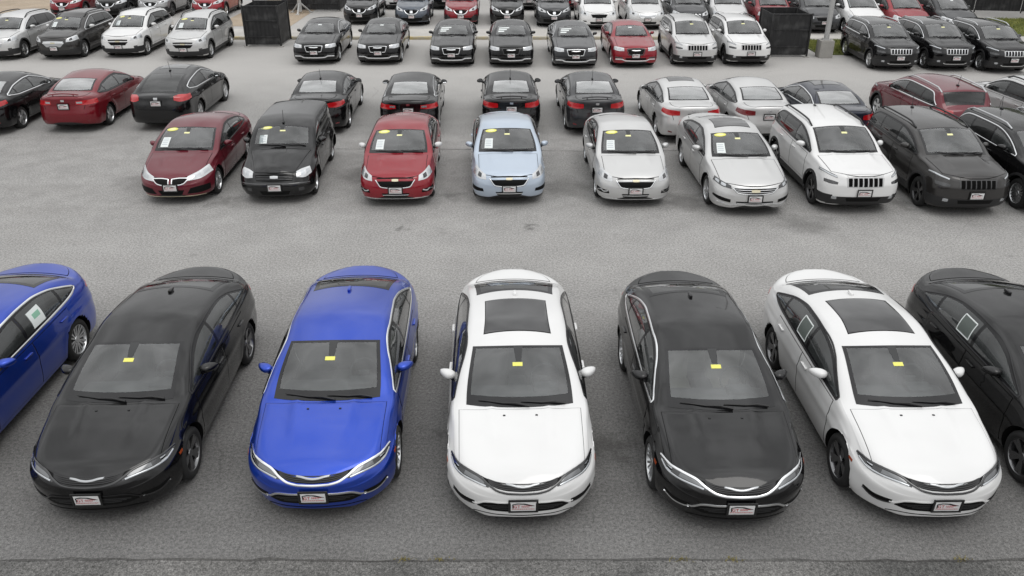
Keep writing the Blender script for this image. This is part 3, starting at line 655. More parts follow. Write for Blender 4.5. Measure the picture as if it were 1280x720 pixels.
# ------------------------------------------------------------------ ground, road, kerbs
def ramp(m, fac, stops):
    r = node(m, 'ShaderNodeValToRGB'); e = r.color_ramp.elements
    while len(e) > 1: e.remove(e[-1])
    e[0].position, e[0].color = stops[0][0], (*stops[0][1], 1)
    for p, c in stops[1:]: k = e.new(p); k.color = (*c, 1)
    m.node_tree.links.new(fac, r.inputs[0]); return r
def asphalt_mat(name, light, dark, y0=None, y1=None, speck=.5, stain=.5, bays=False):
    m = mat(name, light, .92, spec=.35); l = m.node_tree.links.new; b = m.node_tree.nodes['Principled BSDF']
    tx = node(m, 'ShaderNodeTexCoord'); o = tx.outputs['Object']
    def noise(sc, det=4, rough=.6, vec=None):
        n = node(m, 'ShaderNodeTexNoise'); n.inputs['Scale'].default_value = sc; n.inputs['Detail'].default_value = det; n.inputs['Roughness'].default_value = rough; l(vec or o, n.inputs['Vector']); return n.outputs[0]
    def mix(a, c, f, mode='MIX'):
        x = node(m, 'ShaderNodeMixRGB', blend_type=mode)
        for s_, v in ((0, f), (1, a), (2, c)):
            if hasattr(v, 'is_linked') or hasattr(v, 'links'): l(v, x.inputs[s_])
            elif s_ == 0: x.inputs[0].default_value = v
            else: x.inputs[s_].default_value = (*v, 1)
        return x.outputs[0]
    def rng_(v, a, c, d, e):
        r = node(m, 'ShaderNodeMapRange'); r.inputs[1].default_value = a; r.inputs[2].default_value = c; r.inputs[3].default_value = d; r.inputs[4].default_value = e; l(v, r.inputs[0]); return r.outputs[0]
    col = None
    if y0 is not None:      # darker near bays and paler worn lane, with vignette and grazing sheen painted in
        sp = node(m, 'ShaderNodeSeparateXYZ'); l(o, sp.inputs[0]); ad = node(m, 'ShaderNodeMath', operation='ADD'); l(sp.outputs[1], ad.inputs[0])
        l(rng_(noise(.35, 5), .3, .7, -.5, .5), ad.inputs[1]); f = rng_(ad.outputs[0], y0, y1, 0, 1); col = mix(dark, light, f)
    else: col = mix(dark, light, rng_(noise(.5, 5), .35, .65, 0, 1))
    # broad tone patches, tyre-worn streaks along the lane, speckle of aggregate
    mp = node(m, 'ShaderNodeMapping'); mp.inputs['Scale'].default_value = (.10, 1.1, 1); l(o, mp.inputs[0])
    col = mix(col, (.5, .5, .5), rng_(noise(1.2, 6, .65, mp.outputs[0]), .35, .70, 0, .09), 'MIX')
    col = mix(col, rng_(noise(.8, 6), .3, .7, .91, 1.08), 1., 'MULTIPLY')
    col = mix(col, rng_(noise(24, 4, .8), .3, .7, 1 - .55 * speck, 1 + .5 * speck), 1., 'MULTIPLY')
    col = mix(col, rng_(noise(75, 2, .8), .3, .7, 1 - .5 * speck, 1 + .5 * speck), 1., 'MULTIPLY')
    st = rng_(noise(1.5, 7, .7), .62, .74, 0, stain); col = mix(col, (.05, .048, .046), st)
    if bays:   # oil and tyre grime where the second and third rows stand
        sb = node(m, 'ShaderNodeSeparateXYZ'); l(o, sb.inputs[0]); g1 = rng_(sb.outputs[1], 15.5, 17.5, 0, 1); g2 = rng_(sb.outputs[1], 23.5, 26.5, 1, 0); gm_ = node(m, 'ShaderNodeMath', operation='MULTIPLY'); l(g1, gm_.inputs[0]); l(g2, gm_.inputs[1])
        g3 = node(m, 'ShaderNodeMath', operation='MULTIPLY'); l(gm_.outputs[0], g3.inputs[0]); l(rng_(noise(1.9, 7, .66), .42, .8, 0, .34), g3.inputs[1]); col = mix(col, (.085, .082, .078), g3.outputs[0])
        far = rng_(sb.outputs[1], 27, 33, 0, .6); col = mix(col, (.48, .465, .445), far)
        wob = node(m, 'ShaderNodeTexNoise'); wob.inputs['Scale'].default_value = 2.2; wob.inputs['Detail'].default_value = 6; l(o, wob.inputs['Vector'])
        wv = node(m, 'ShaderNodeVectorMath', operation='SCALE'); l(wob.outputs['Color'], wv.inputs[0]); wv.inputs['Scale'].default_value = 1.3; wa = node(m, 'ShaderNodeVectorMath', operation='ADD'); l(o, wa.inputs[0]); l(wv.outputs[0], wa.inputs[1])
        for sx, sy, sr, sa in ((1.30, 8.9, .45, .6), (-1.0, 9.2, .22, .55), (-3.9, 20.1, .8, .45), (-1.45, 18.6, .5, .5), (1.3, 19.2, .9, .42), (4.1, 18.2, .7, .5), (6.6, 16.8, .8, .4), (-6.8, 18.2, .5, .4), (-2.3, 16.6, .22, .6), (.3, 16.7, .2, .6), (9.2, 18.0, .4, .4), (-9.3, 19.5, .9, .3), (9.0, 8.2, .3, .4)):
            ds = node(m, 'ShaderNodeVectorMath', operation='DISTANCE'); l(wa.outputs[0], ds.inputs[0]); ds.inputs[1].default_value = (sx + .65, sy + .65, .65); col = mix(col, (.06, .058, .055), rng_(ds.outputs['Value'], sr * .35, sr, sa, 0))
    vo = node(m, 'ShaderNodeTexVoronoi', feature='DISTANCE_TO_EDGE'); vo.inputs['Scale'].default_value = .22
    dv = node(m, 'ShaderNodeVectorMath', operation='ADD'); n3 = node(m, 'ShaderNodeTexNoise'); n3.inputs['Scale'].default_value = .5; n3.inputs['Detail'].default_value = 3; l(o, n3.inputs['Vector'])
    l(o, dv.inputs[0]); l(n3.outputs['Color'], dv.inputs[1]); l(dv.outputs[0], vo.inputs['Vector'])
    ck = rng_(vo.outputs['Distance'], 0, .004, .3, 0); brk = rng_(noise(.28, 3), .55, .63, 0, 1); mm = node(m, 'ShaderNodeMath', operation='MULTIPLY'); l(ck, mm.inputs[0]); l(brk, mm.inputs[1])
    col = mix(col, (.03, .029, .028), mm.outputs[0]); l(col, b.inputs['Base Color'])
    bp = node(m, 'ShaderNodeBump'); bp.inputs['Strength'].default_value = .5; bp.inputs['Distance'].default_value = .012; l(noise(60, 4, .7), bp.inputs['Height']); l(bp.outputs[0], b.inputs['Normal'])
    return m
def sheet(name, x0, x1, y0, y1, z, m, **k):
    b = MB(); b.add([(x0, y0, z), (x1, y0, z), (x1, y1, z), (x0, y1, z)], [(0, 1, 2, 3)]); return obj(name, b.mesh(name, [m]), **k)
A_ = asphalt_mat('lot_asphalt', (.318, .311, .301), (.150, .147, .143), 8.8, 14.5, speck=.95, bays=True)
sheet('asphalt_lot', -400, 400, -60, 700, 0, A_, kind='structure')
apron = asphalt_mat('patched_asphalt', (.21, .205, .197), (.085, .084, .081), speck=1.2, stain=.3)
b = MB(); xs = np.linspace(-30, 30, 241); ed = [6.78 + .012 * math.sin(x * 1.1) + rng.normal(0, .007) for x in xs]
b.add([(x, -20, .004) for x in xs] + [(x, e, .004) for x, e in zip(xs, ed)] + [(x, e + .012, -.002) for x, e in zip(xs, ed)], [(k, k + 1, 242 + k, 241 + k) for k in range(240)] + [(241 + k, 242 + k, 483 + k, 482 + k) for k in range(240)])
obj('asphalt_patch', b.mesh('asphalt_patch', [apron]), kind='structure')
tar = asphalt_mat('tar_joint', (.10, .097, .092), (.05, .048, .046), speck=.8, stain=.1)
b = MB(); b.add([(x, e - .01, .007) for x, e in zip(xs, ed)] + [(x, e + .006 + .016 * abs(rng.normal()), .0075) for x, e in zip(xs, ed)], [(k, k + 1, 242 + k, 241 + k) for k in range(240)]); obj('asphalt_joint', b.mesh('asphalt_joint', [tar]), kind='structure')
for wx in (-1.22, -.82, 1.92, 2.5, 5.1):    # weeds in the joint
    wv = []; wf = []
    for q in range(46):
        a = rng.uniform(0, 6.28); r0 = abs(rng.normal(0, .045)); px, py = wx + r0 * math.cos(a) * 1.6, 6.79 + r0 * math.sin(a) * .5; k_ = len(wv); hh = rng.uniform(.01, .035)
        wv += [(px - .006, py, .005), (px + .006, py, .005), (px + rng.normal(0, .02), py + rng.normal(0, .02), .005 + hh)]; wf.append((k_, k_ + 1, k_ + 2))
    M.setdefault('weed', mat('dry_weed', (.20, .17, .06), .8)); obj('weeds', new_mesh('weeds', wv, wf, ['weed'], None, 180), kind='stuff')
def seam(x0, x1, y, w, sl=0.):
    n = int((x1 - x0) / .12); X = np.linspace(x0, x1, n); c = y + np.cumsum(rng.normal(0, .014, n)) + sl * (X - x0); ww = w * (.35 + rng.random(n)); b = MB()
    b.add([(x, q - a, .004) for x, q, a in zip(X, c, ww)] + [(x, q + a, .004) for x, q, a in zip(X, c, ww)], [(k, k + 1, n + k + 1, n + k) for k in range(n - 1)]); obj('asphalt_seam', b.mesh('asphalt_seam', [tar]), kind='structure')
seam(-5, 13, 22.4, .016); 
sheet('road', -60, 24, 40.35, 43.2, .004, asphalt_mat('pale_road', (.52, .50, .47), (.42, .405, .38), speck=.25, stain=.15), kind='structure')
soil = asphalt_mat('tan_soil', (.42, .34, .25), (.33, .26, .19), speck=.4, stain=.0)
sheet('bare_soil', -60, -27.2, 43.2, 80, .008, soil, kind='structure'); sheet('bare_soil', -15.6, -11.6, 44, 75, .008, soil, kind='structure')
M['kerb'] = asphalt_mat('kerb_concrete', (.40, .385, .36), (.30, .29, .27), speck=.3, stain=.1)
ky = mat('worn_yellow_kerb', (.5, .4, .1), .8); n_ = node(ky, 'ShaderNodeTexNoise'); n_.inputs['Scale'].default_value = 1.4; n_.inputs['Detail'].default_value = 6; t_ = node(ky, 'ShaderNodeTexCoord'); ky.node_tree.links.new(t_.outputs['Object'], n_.inputs['Vector'])
r_ = ramp(ky, n_.outputs[0], [(.36, (.50, .37, .10)), (.52, (.38, .35, .28))]); ky.node_tree.links.new(r_.outputs[0], ky.node_tree.nodes['Principled BSDF'].inputs['Base Color']); M['kerb_yellow'] = ky
for x0, x1, m in ((-60, -22, 'kerb'), (-22, 8.5, 'kerb_yellow'), (8.5, 13.4, 'kerb')):
    b = MB(); b.bbox(((x0 + x1) / 2, 40.2, .05), (x1 - x0 - .01, .26, .14), .02); obj('kerb', b.mesh('kerb', [m]), kind='structure')
# grass beds
lawn = mat('turf_soil', (.13, .15, .05), .95)
gm = mat('grass_blades', (.12, .17, .035), .7); gi = node(gm, 'ShaderNodeTexNoise'); gi.inputs['Scale'].default_value = 3; gt = node(gm, 'ShaderNodeTexCoord'); gm.node_tree.links.new(gt.outputs['Object'], gi.inputs['Vector'])
gr = ramp(gm, gi.outputs[0], [(.35, (.14, .17, .04)), (.65, (.32, .33, .09))]); gm.node_tree.links.new(gr.outputs[0], gm.node_tree.nodes['Principled BSDF'].inputs['Base Color'])
def grass(x0, x1, y0, y1, n):
    b = MB(); b.bbox(((x0 + x1) / 2, (y0 + y1) / 2, .02), (x1 - x0, y1 - y0, .06), .02); obj('grass_bed', b.mesh('grass_bed', [lawn]), kind='structure')
    X = rng.uniform(x0 + .05, x1 - .05, n); Y = rng.uniform(y0 + .05, y1 - .05, n); Hh = rng.uniform(.05, .13, n); A = rng.uniform(0, 6.28, n); v = []; f = []
    for i in range(n):
        dx, dy = .018 * math.cos(A[i]), .018 * math.sin(A[i]); k = len(v); l0 = rng.normal(0, .035, 2)
        v += [(X[i] - dx, Y[i] - dy, .045), (X[i] + dx, Y[i] + dy, .045), (X[i] + l0[0], Y[i] + l0[1], .05 + Hh[i])]; f.append((k, k + 1, k + 2))
    obj('grass', new_mesh('grass', v, f, [gm], None, 180), kind='stuff')
grass(13.45, 15.6, 36.25, 39.6, 9000); grass(23.2, 34, 41.0, 46.3, 16000)
# ------------------------------------------------------------------ slatted screens, lamp posts
M['screen'] = mat('black_screen', (.018, .018, .019), .55); n_ = node(M['screen'], 'ShaderNodeTexNoise'); n_.inputs['Scale'].default_value = 2.2; n_.inputs['Detail'].default_value = 7
r_ = ramp(M['screen'], n_.outputs[0], [(.5, (.012, .012, .013)), (.75, (.06, .06, .06))]); t_ = node(M['screen'], 'ShaderNodeTexCoord'); M['screen'].node_tree.links.new(t_.outputs['Object'], n_.inputs['Vector']); M['screen'].node_tree.links.new(r_.outputs[0], M['screen'].node_tree.nodes['Principled BSDF'].inputs['Base Color'])
def corrugated(w, h):
    n = max(6, int(w / .09)); v = []; f = []
    for k in range(n + 1):
        for z in (0, h): v.append((w * k / n, .018 * (k % 2), z)); v.append((w * k / n, .018 * (k % 2) + .02, z))
    for k in range(n): a = 4 * k; f += [(a, a + 4, a + 6, a + 2), (a + 5, a + 1, a + 3, a + 7), (a + 2, a + 6, a + 7, a + 3), (a, a + 1, a + 5, a + 4)]
    f += [(0, 2, 3, 1), (4 * n, 4 * n + 1, 4 * n + 3, 4 * n + 2)]
    return new_mesh('screen_panel', v, f, ['screen'], None, 10)
def enclosure(x0, x1, y0, y1, h, label, rz=0):
    cx, cy = (x0 + x1) / 2, (y0 + y1) / 2; e = obj('screen_enclosure', None, None, (cx, cy, 0), (0, 0, R_(rz)), label=label, category='enclosure', group='black screen enclosures'); w, d = x1 - x0, y1 - y0
    pw, pd = corrugated(w - .1, h - .12), corrugated(d - .1, h - .12)
    obj('screen_panel', pw, e, (-w / 2 + .05, -d / 2, .1)); obj('screen_panel', pw, e, (-w / 2 + .05, d / 2 - .04, .1)); obj('screen_panel', pd, e, (-w / 2 + .04, -d / 2 + .05, .1), (0, 0, math.pi / 2)); obj('screen_panel', pd, e, (w / 2, -d / 2 + .05, .1), (0, 0, math.pi / 2))
    b = MB(); b.bbox((0, 0, h / 2 + .02), (.07, .07, h + .04), .01); pm = b.mesh('post', ['screen']); b = MB(); b.bbox((0, 0, .02), (.20, .18, .04), .01); fm = b.mesh('foot', ['kerb'])
    for x in (-w / 2, w / 2):
        for y in (-d / 2, d / 2): o = obj('post', pm, e, (x, y, 0)); obj('foot', fm, o)
    for y in (-d / 2, d / 2): b = MB(); b.bbox((0, y, h), (w, .05, .05), .01); obj('rail', b.mesh('rail', ['screen']), e)
    for z in (.45, 1.15): b = MB(); b.bbox((.0, -d / 2 - .02, z), (w - .1, .03, .05), .008); obj('rail', b.mesh('rail', ['screen']), e)
enclosure(-12.18, -10.60, 38.2, 40.05, 1.78, 'black screened enclosure with open top beside the first black upright sedan', 0)
enclosure(-13.3, -10.0, 49.3, 52.2, 2.1, 'wide black screened enclosure behind the grey pole at the back', 0)
enclosure(11.08, 12.72, 35.75, 37.7, 1.78, 'black screened enclosure right of the white slot grilled SUV, left of the lamp post', 0)
M['galv'] = asphalt_mat('galvanised_post', (.50, .50, .49), (.36, .36, .355), speck=.2, stain=.1)
e = obj('lamp_post', None, None, (13.5, 35.85, 0), label='pale grey lamp post on a square concrete base beside grass', category='lamp post')
b = MB(); b.bbox((0, 0, .36), (.58, .58, .72), .03); obj('concrete_base', b.mesh('concrete_base', ['kerb']), e)
b = MB(); b.bbox((0, 0, .735), (.34, .34, .03), .006); b.tube([(0, 0, .74), (0, 0, 4), (0, 0, 8.5)], [.115, .10, .075], 14); obj('pole', b.mesh('pole', ['galv']), e)
b = MB(); b.bbox((.13, .13, .765), (.03, .03, .05), .005); bo = b.mesh('bolt', ['galv'])
for sx, sy in ((0, 0), (-.26, 0), (0, -.26), (-.26, -.26)): obj('bolt', bo, e, (sx, sy, 0))
b = MB(); b.tube([(0, 0, 8.4), (-.5, -.2, 8.6), (-1.1, -.45, 8.62)], .04, 8); b.bbox((-1.45, -.6, 8.62), (.75, .36, .14), .04); obj('lamp_head', b.mesh('lamp_head', ['galv']), e)
e = obj('sign_pole', None, None, (-12.15, 48.6, 0), label='thin grey pole on splayed feet in front of black screen', category='pole')
b = MB(); b.tube([(0, 0, .1), (0, 0, 5.5)], .11, 12); obj('pole', b.mesh('pole', ['galv']), e)
for k in range(3): b = MB(); a = 2.1 * k + .5; b.tube([(.08 * math.cos(a), .08 * math.sin(a), .55), (.62 * math.cos(a), .62 * math.sin(a), .03)], .05, 8); b.bbox((.62 * math.cos(a), .62 * math.sin(a), .03), (.2, .2, .05), .01); obj('strut', b.mesh('strut', ['galv']), e)
# dark fence and trees behind it at the right
def fence(P0, P1, h, label):
    d = np.array(P1) - np.array(P0); Ln = np.linalg.norm(d); e = obj('privacy_fence', None, None, (*P0, 0), (0, 0, math.atan2(d[1], d[0])), label=label, category='fence'); n = int(Ln / 2.4); w = Ln / n; pm = corrugated(w - .08, h - .15)
    b = MB(); b.tube([(0, 0, 0), (0, 0, h)], .04, 8); po = b.mesh('post', ['screen'])
    for k in range(n + 1):
        obj('post', po, e, (k * w, -.05, 0))
        if k < n: obj('screen_panel', pm, e, (k * w + .04, 0, .1))
    b = MB(); b.tube([(0, -.05, h - .03), (Ln, -.05, h - .03)], .025, 6); obj('rail', b.mesh('rail', ['screen']), e)
fence((24.3, 49.5), (44, 46.2), 3.2, 'dark privacy fence behind the grass at the right edge')
bark = mat('bark', (.07, .055, .042), .9); leafm = [mat('leaf_green', (.07, .095, .035), .6), mat('leaf_yellow_green', (.13, .15, .05), .6)]
def tree(x, y, h, r, label, n=5200, low=.35):
    e = obj('tree', None, None, (x, y, 0), label=label, category='tree', group='trees by the dark fence'); b = MB()
    b.tube([(0, 0, 0), (.05, .02, h * .3), (.0, .08, h * .6), (.05, 0, h * .9)], [.16, .12, .08, .02], 8); tips = []
    for k in range(16):
        a = k * 2.4 + rng.uniform(-.3, .3); z = h * (low + (1 - low) * .8 * (k / 16)); q = r * rng.uniform(.6, 1.) * (1 - .5 * (k / 16)); p = (q * math.cos(a), q * math.sin(a), z + q * .35)
        b.tube([(0, 0.03, z), (p[0] * .5, p[1] * .5, z + q * .12), p], [.05, .03, .01], 5); tips += [p, (p[0] * .6, p[1] * .6, z + q * .2)]
    obj('trunk', b.mesh('trunk', [bark]), e); v = []; f = []; mi = []
    for i in range(n):
        t = tips[rng.integers(len(tips))]; c = np.array(t) + rng.normal(0, .30, 3) * (1, 1, .7); s_ = rng.uniform(.05, .11); a = rng.normal(0, 1, 3); a /= np.linalg.norm(a); q = np.cross(a, rng.normal(0, 1, 3)); q /= np.linalg.norm(q)
        k = len(v); v += [tuple(c - a * s_), tuple(c + q * s_ * .5), tuple(c + a * s_), tuple(c - q * s_ * .5)]; f.append((k, k + 1, k + 2, k + 3)); mi.append(int(rng.random() < .4))
    obj('crown', new_mesh('crown', v, f, leafm, mi, 180), e, kind='stuff')
tree(28.2, 45.5, 5.5, 2.0, 'slender tree with yellow green leaves in front of the dark fence', low=.3)
tree(33.5, 52, 8, 3., 'tall leafy tree standing behind the dark fence', 6000)
# ------------------------------------------------------------------ the coupe-roofed sedan of the front row
def type_front_sedan():
    c = Car(dict(name='front_sedan', L=4.92, W=.935, H=1.495, fo=.96, wb=2.742, r=.338, u_cowl=1.12, z_cowl=1.0, u_hdr=2.0, z_hdr=1.40, u_peak=2.65, z_nose=.685,
        u_rhdr=3.5, z_rhdr=1.425, u_rg=4.36, z_rg=1.185, u_deck=4.86, z_deck=1.175, z_bf=.945, z_br=1.0, z_A=.975, dA=.12, wR=(.77, .79, .705, .665, .675, .74, .74),
        af=.71, nf=2.6, ar=.75, nr=2.3, hood_crown=.055, roof_crown=.085, crease=(.70, .03), sweep=.2, wM=[(0, .88), (.8, .895), (2, .925), (3.2, .93), (3.8, .925), (4.885, .86)],
        nose_r=.13, zS=[(0, .25), (.06, .18), (.5, .18), (4.4, .22), (4.86, .28), (4.92, .36)], front_rake=[(.1, .10), (.20, .02), (.40, 0), (.56, .015), (.70, .08), (.85, .14), (1.2, .18)], rim_r=.243, hood_ridge=(.27, .09, .016)))
    c.windshield('windshield', 1.125, 1.225, 1.98, 2.08, b=(.15, .05, .05))
    c.windshield_tag = c.on_ws('windshield_tag', .63, .695, -.10, .10, 'yellow')
    c.on_ws('mirror_mount', .71, .98, -.10, .10, 'mount', off=.005, taper=.55)
    ws = c.ws
    c.windshield('rear_window', 4.36, 4.28, 3.54, 3.48, b=(.07, .09, .07), gmat='privacy'); c.ws = ws
    top = [(1.38, .985), (1.65, 1.115), (2.0, 1.26), (2.4, 1.345), (2.75, 1.365), (3.1, 1.355), (3.5, 1.295), (3.85, 1.19), (4.08, 1.10)]
    bot = [(1.38, .96), (2.0, .985), (2.8, 1.005), (3.5, 1.025), (3.9, 1.05), (4.08, 1.095)]
    c.dlo(top, bot, [(2.55, .12), (3.58, .22)], pillar=.004)
    c.doors([1.42, 2.58, 3.62])
    hood0 = lambda w: .075 + .62 * w ** 2.1
    c.wpanel('hood', hood0, lambda w: 1.10 + .12 * w * w, .745, .765, gap=.0065)
    c.top_panel('trunk_lid', lambda x: 4.41 - .05 * x * x, lambda x: 4.88 - .04 * x * x, .92)
    c.top_panel('sunroof', 2.26, lambda x: 3.2 - .03 * x * x, .74, mats=('gloss', 'gap'), opt='sunroof')
    d = (0, .76, -.65); mir_ = lambda P: [(-q[0],) + tuple(q[1:]) for q in P[::-1]]; full = lambda P: mir_(P) + P[1:]   # centre -> right, mirrored to a whole sweep
    UP = [(.39, .083, .67), (.499, .191, .71), (.638, .293, .735), (.752, .41, .75), (.837, .60, .765)]; LO = [(.40, .095, .62), (.587, .19, .645), (.749, .318, .67), (.816, .432, .71), (.840, .56, .742)]
    # grille sweep, its trim rising over the lamps
    c.rslab('grille', full([(0, .068, .70), (.171, .078, .70), (.325, .119, .70), (.465, .19, .70)]), full([(0, .03, .605), (.154, .027, .62), (.274, .047, .635), (.40, .115, .66)]), d, ['mesh'], n=40, off=.003)
    for k in range(4):
        f = (k + .6) / 4.4; c.strip('grille_slat', full([(0, .068 - .038 * f, .70 - .095 * f), (.16, .078 - .05 * f, .70 - .08 * f), (.30, .112 - .06 * f, .70 - .062 * f), (.41 - .02 * f, .165 - .05 * f, .70 - .04 * f)]), .006, ['trim'], d=d, off=.007, n=30)
    TR = [(0, 0, .60), (.154, 0, .61), (.273, .015, .63), (.393, .083, .67), (.499, .191, .71), (.638, .293, .735), (.752, .41, .75), (.835, .595, .765)]
    for o, m, w in (('chrome', 'chrome', .013), ('!chrome', 'gloss', .011)):
        c.strip('grille_trim', full(TR), w, [m], d=d, off=.014, n=90, opt=o)
    c.strip('badge_wing', full([(0, .056, .652), (.06, .062, .655), (.12, .079, .662), (.20, .10, .667)]), .013, ['wing'], d=d, off=.012, n=24, taper=True)
    T_, B_ = curve(UP, 21), curve(LO, 21); at = lambda f, g: tuple(T_[int(f * 20)] * (1 - g) + B_[int(f * 20)] * g)
    hl = c.rslab('headlight', UP, LO, d, ['lampdark'], n=28, m=9, both=True, off=.005)
    c.strip('headlight_trim', [at(f, .86) for f in (.05, .25, .5, .75, .95)], .010, ['lens'], d=d, off=.010, both=True, parent=hl)
    c.rslab('lamp_lens', [at(f, .2) for f in (.10, .25, .40, .52)], [at(f, .66) for f in (.10, .25, .40, .52)], d, ['lampgrey'], n=12, m=5, both=True, off=.008, parent=hl)
    c.rslab('lamp_lens', [at(f, .24) for f in (.66, .72, .78)], [at(f, .72) for f in (.66, .72, .78)], d, ['lens'], n=8, m=5, both=True, off=.009, parent=hl)
    c.rslab('lamp_core', [at(f, .38) for f in (.68, .72, .76)], [at(f, .60) for f in (.68, .72, .76)], d, ['gap'], n=5, m=4, both=True, off=.012, parent=hl)
    # lower intake with a bar over it, slim slots at the corners
    c.rslab('lower_grille', full([(0, .03, .43), (.223, .036, .435), (.47, .061, .432), (.533, .05, .42)]), full([(0, 0, .335), (.223, .005, .345), (.396, .02, .36), (.534, .05, .41)]), d, ['mesh'], n=34, off=.003)
    for k in range(3): z = .41 - .023 * k; c.strip('grille_slat', full([(0, .02, z), (.22, .02, z + .006), (.46 - .05 * k, .04, z + .006)]), .006, ['trim'], d=d, off=.006, n=24)
    for o, m, w in (('chrome', 'chrome', .020), ('!chrome', 'PAINT', .012)):
        c.strip('bumper_bar', full([(0, .03, .445), (.26, .036, .45), (.44, .06, .452), (.52, .06, .432), (.585, .11, .41)]), w, [m], d=d, off=.008, n=60, opt=o)
    c.rslab('fog_recess', [(.57, .10, .435), (.66, .135, .452), (.747, .178, .478), (.835, .285, .515)], [(.575, .10, .395), (.67, .13, .41), (.75, .17, .44), (.838, .275, .495)], (-.15, .76, -.62), ['mesh'], n=18, m=5, both=True, off=.003)
    for o, m in (('chrome', 'chrome'), ('!chrome', 'gloss')):
        c.strip('bumper_blade', [(.575, .10, .392), (.67, .13, .408), (.75, .17, .438), (.838, .275, .490)], .017, [m], d=(-.15, .76, -.62), off=.008, both=True, opt=o, taper=True)
    fstr = lambda z, w: c.strip('bumper_line', full([(0, 0, z), (.3, .02, z + .006), (.58, .08, z + .03)]), w, ['gap'], d=d, off=.002, n=40)
    fstr(.285, .012)
    for x in (-.2, .2):
        p, n = c.ray((x, 1.0, 2), (0, 0, -1)); b = MB(); b.bbox((x, 1.0 - c.L / 2, p[2] + .006), (.03, .022, .012), .004); c.rec('washer_nozzle', b.mesh('washer_nozzle', ['trim']))
    p, n = c.ray((0, 3.36, 3), (0, 0, -1)); b = MB(); b.bbox((0, 3.36 - c.L / 2, p[2] + .02), (.05, .14, .05), .02); c.rec('roof_antenna', b.mesh('roof_antenna', ['PAINT']), slot0='PAINT')
    td = (-.6, -.75, 0)
    c.rslab('tail_lamp', [(.50, 4.84, .98), (.70, 4.75, .98), (.86, 4.45, .97)], [(.50, 4.86, .86), (.72, 4.77, .85), (.88, 4.45, .93)], td, ['tail'], n=16, m=6, both=True, off=.005)
    c.rslab('side_marker', [(.90, .60, .62), (.90, .68, .63)], [(.90, .60, .59), (.90, .68, .60)], (-1, .3, 0), ['amber'], n=4, m=3, both=True)
    c.rslab('window_sheet', [(.7, 2.82, 1.27), (.7, 3.14, 1.27)], [(.7, 2.79, 1.05), (.7, 3.11, 1.05)], (-1, 0, 0), ['paper'], n=6, m=5, mirror=False, off=.006, opt='sheet_left')
    c.rslab('sheet_print', [(.7, 2.90, 1.22), (.7, 3.08, 1.22)], [(.7, 2.89, 1.15), (.7, 3.06, 1.15)], (-1, 0, 0), ['green'], n=4, m=3, off=.008, skirt=.001, opt='sheet_left')
    for nm, A in (('sheet_edge', [(-.7, 2.70, 1.28), (-.7, 3.02, 1.28), (-.7, 2.99, 1.05), (-.7, 2.67, 1.05), (-.7, 2.70, 1.28)]),):
        for k in range(4): c.strip(nm, [A[k], A[k+1]], .014, ['paper'], d=(1, 0, 0), off=.005, n=8, opt='sheet_right')
    c.rslab('window_sheet', [(-.7, 2.71, 1.27), (-.7, 3.01, 1.27)], [(-.7, 2.68, 1.06), (-.7, 2.98, 1.06)], (1, 0, 0), ['sheetback'], n=6, m=5, off=.004, opt='sheet_right')
    c.mirror(1.84, 1.01, 1.04, h=.12, wd=.22); c.wipers(); c.plate(.44, tilt=3); c.cabin(opt='!tan'); c.cabin(tan=True, opt='tan')
    c.wheels(.225, .90, [('rim_silver', rim_spokes(8, .03, .03, True), 'rim'), ('rim_dark', rim_spokes(5, .05, .06, True), 'machined'), ('rim_two', rim_spokes(5, .045, .055, True), 'rim')])
    c.body(); return c
M['lampgrey'] = mat('lamp_inner_grey', (.16, .165, .17), .15, .6, 1)
M['wing'] = mat('satin_badge', (.45, .46, .47), .25, .9)
M['sheetback'] = mat('translucent_sheet_back', (.10, .12, .11), .4)
# ------------------------------------------------------------------ the other body types, each with its own proportions, lamps and grille
FD = (0, 1, -.2)
def P2(pts): return [(w, 0, z) for w, z in pts]
def fpan(c, name, top, bot, m, opt=None, both=False, n=26, k=7, off=.004, parent=None, d=FD): return c.rslab(name, P2(top), P2(bot), d, [m], n=n, m=k, off=off, opt=opt, both=both, parent=parent)
def fstrip(c, name, pts, w, m, opt=None, both=False, n=30, off=.008, taper=False, d=FD): return c.strip(name, P2(pts), w, [m], d=d, off=off, n=n, both=both, opt=opt, taper=taper)
def lamp(c, top, bot, m='lamp', d=(-.35, .8, -.45), opt=None, inner=True, core='lampdark', name='headlight'):
    ids = c.rslab(name, top, bot, d, [m], n=16, m=6, both=True, off=.006, opt=opt)
    if inner:
        T, B = curve(top, 9), curve(bot, 9); mid = lambda i, f: tuple(T[i] * (1 - f) + B[i] * f)
        c.rslab('lamp_lens', [mid(2, .25), mid(3, .22), mid(4, .25)], [mid(2, .8), mid(3, .8), mid(4, .8)], d, [core], n=8, m=4, both=True, off=.008, parent=ids, opt=opt)
        c.rslab('lamp_lens', [mid(5, .25), mid(6, .25), mid(7, .3)], [mid(5, .78), mid(6, .78), mid(7, .75)], d, ['lens'], n=8, m=4, both=True, off=.008, parent=ids, opt=opt)
    return ids
def taillamp(c, top, bot, m='tail', opt=None, d=(-.45, -.85, 0)): return c.rslab('tail_lamp', top, bot, d, [m], n=16, m=6, both=True, off=.006, opt=opt)
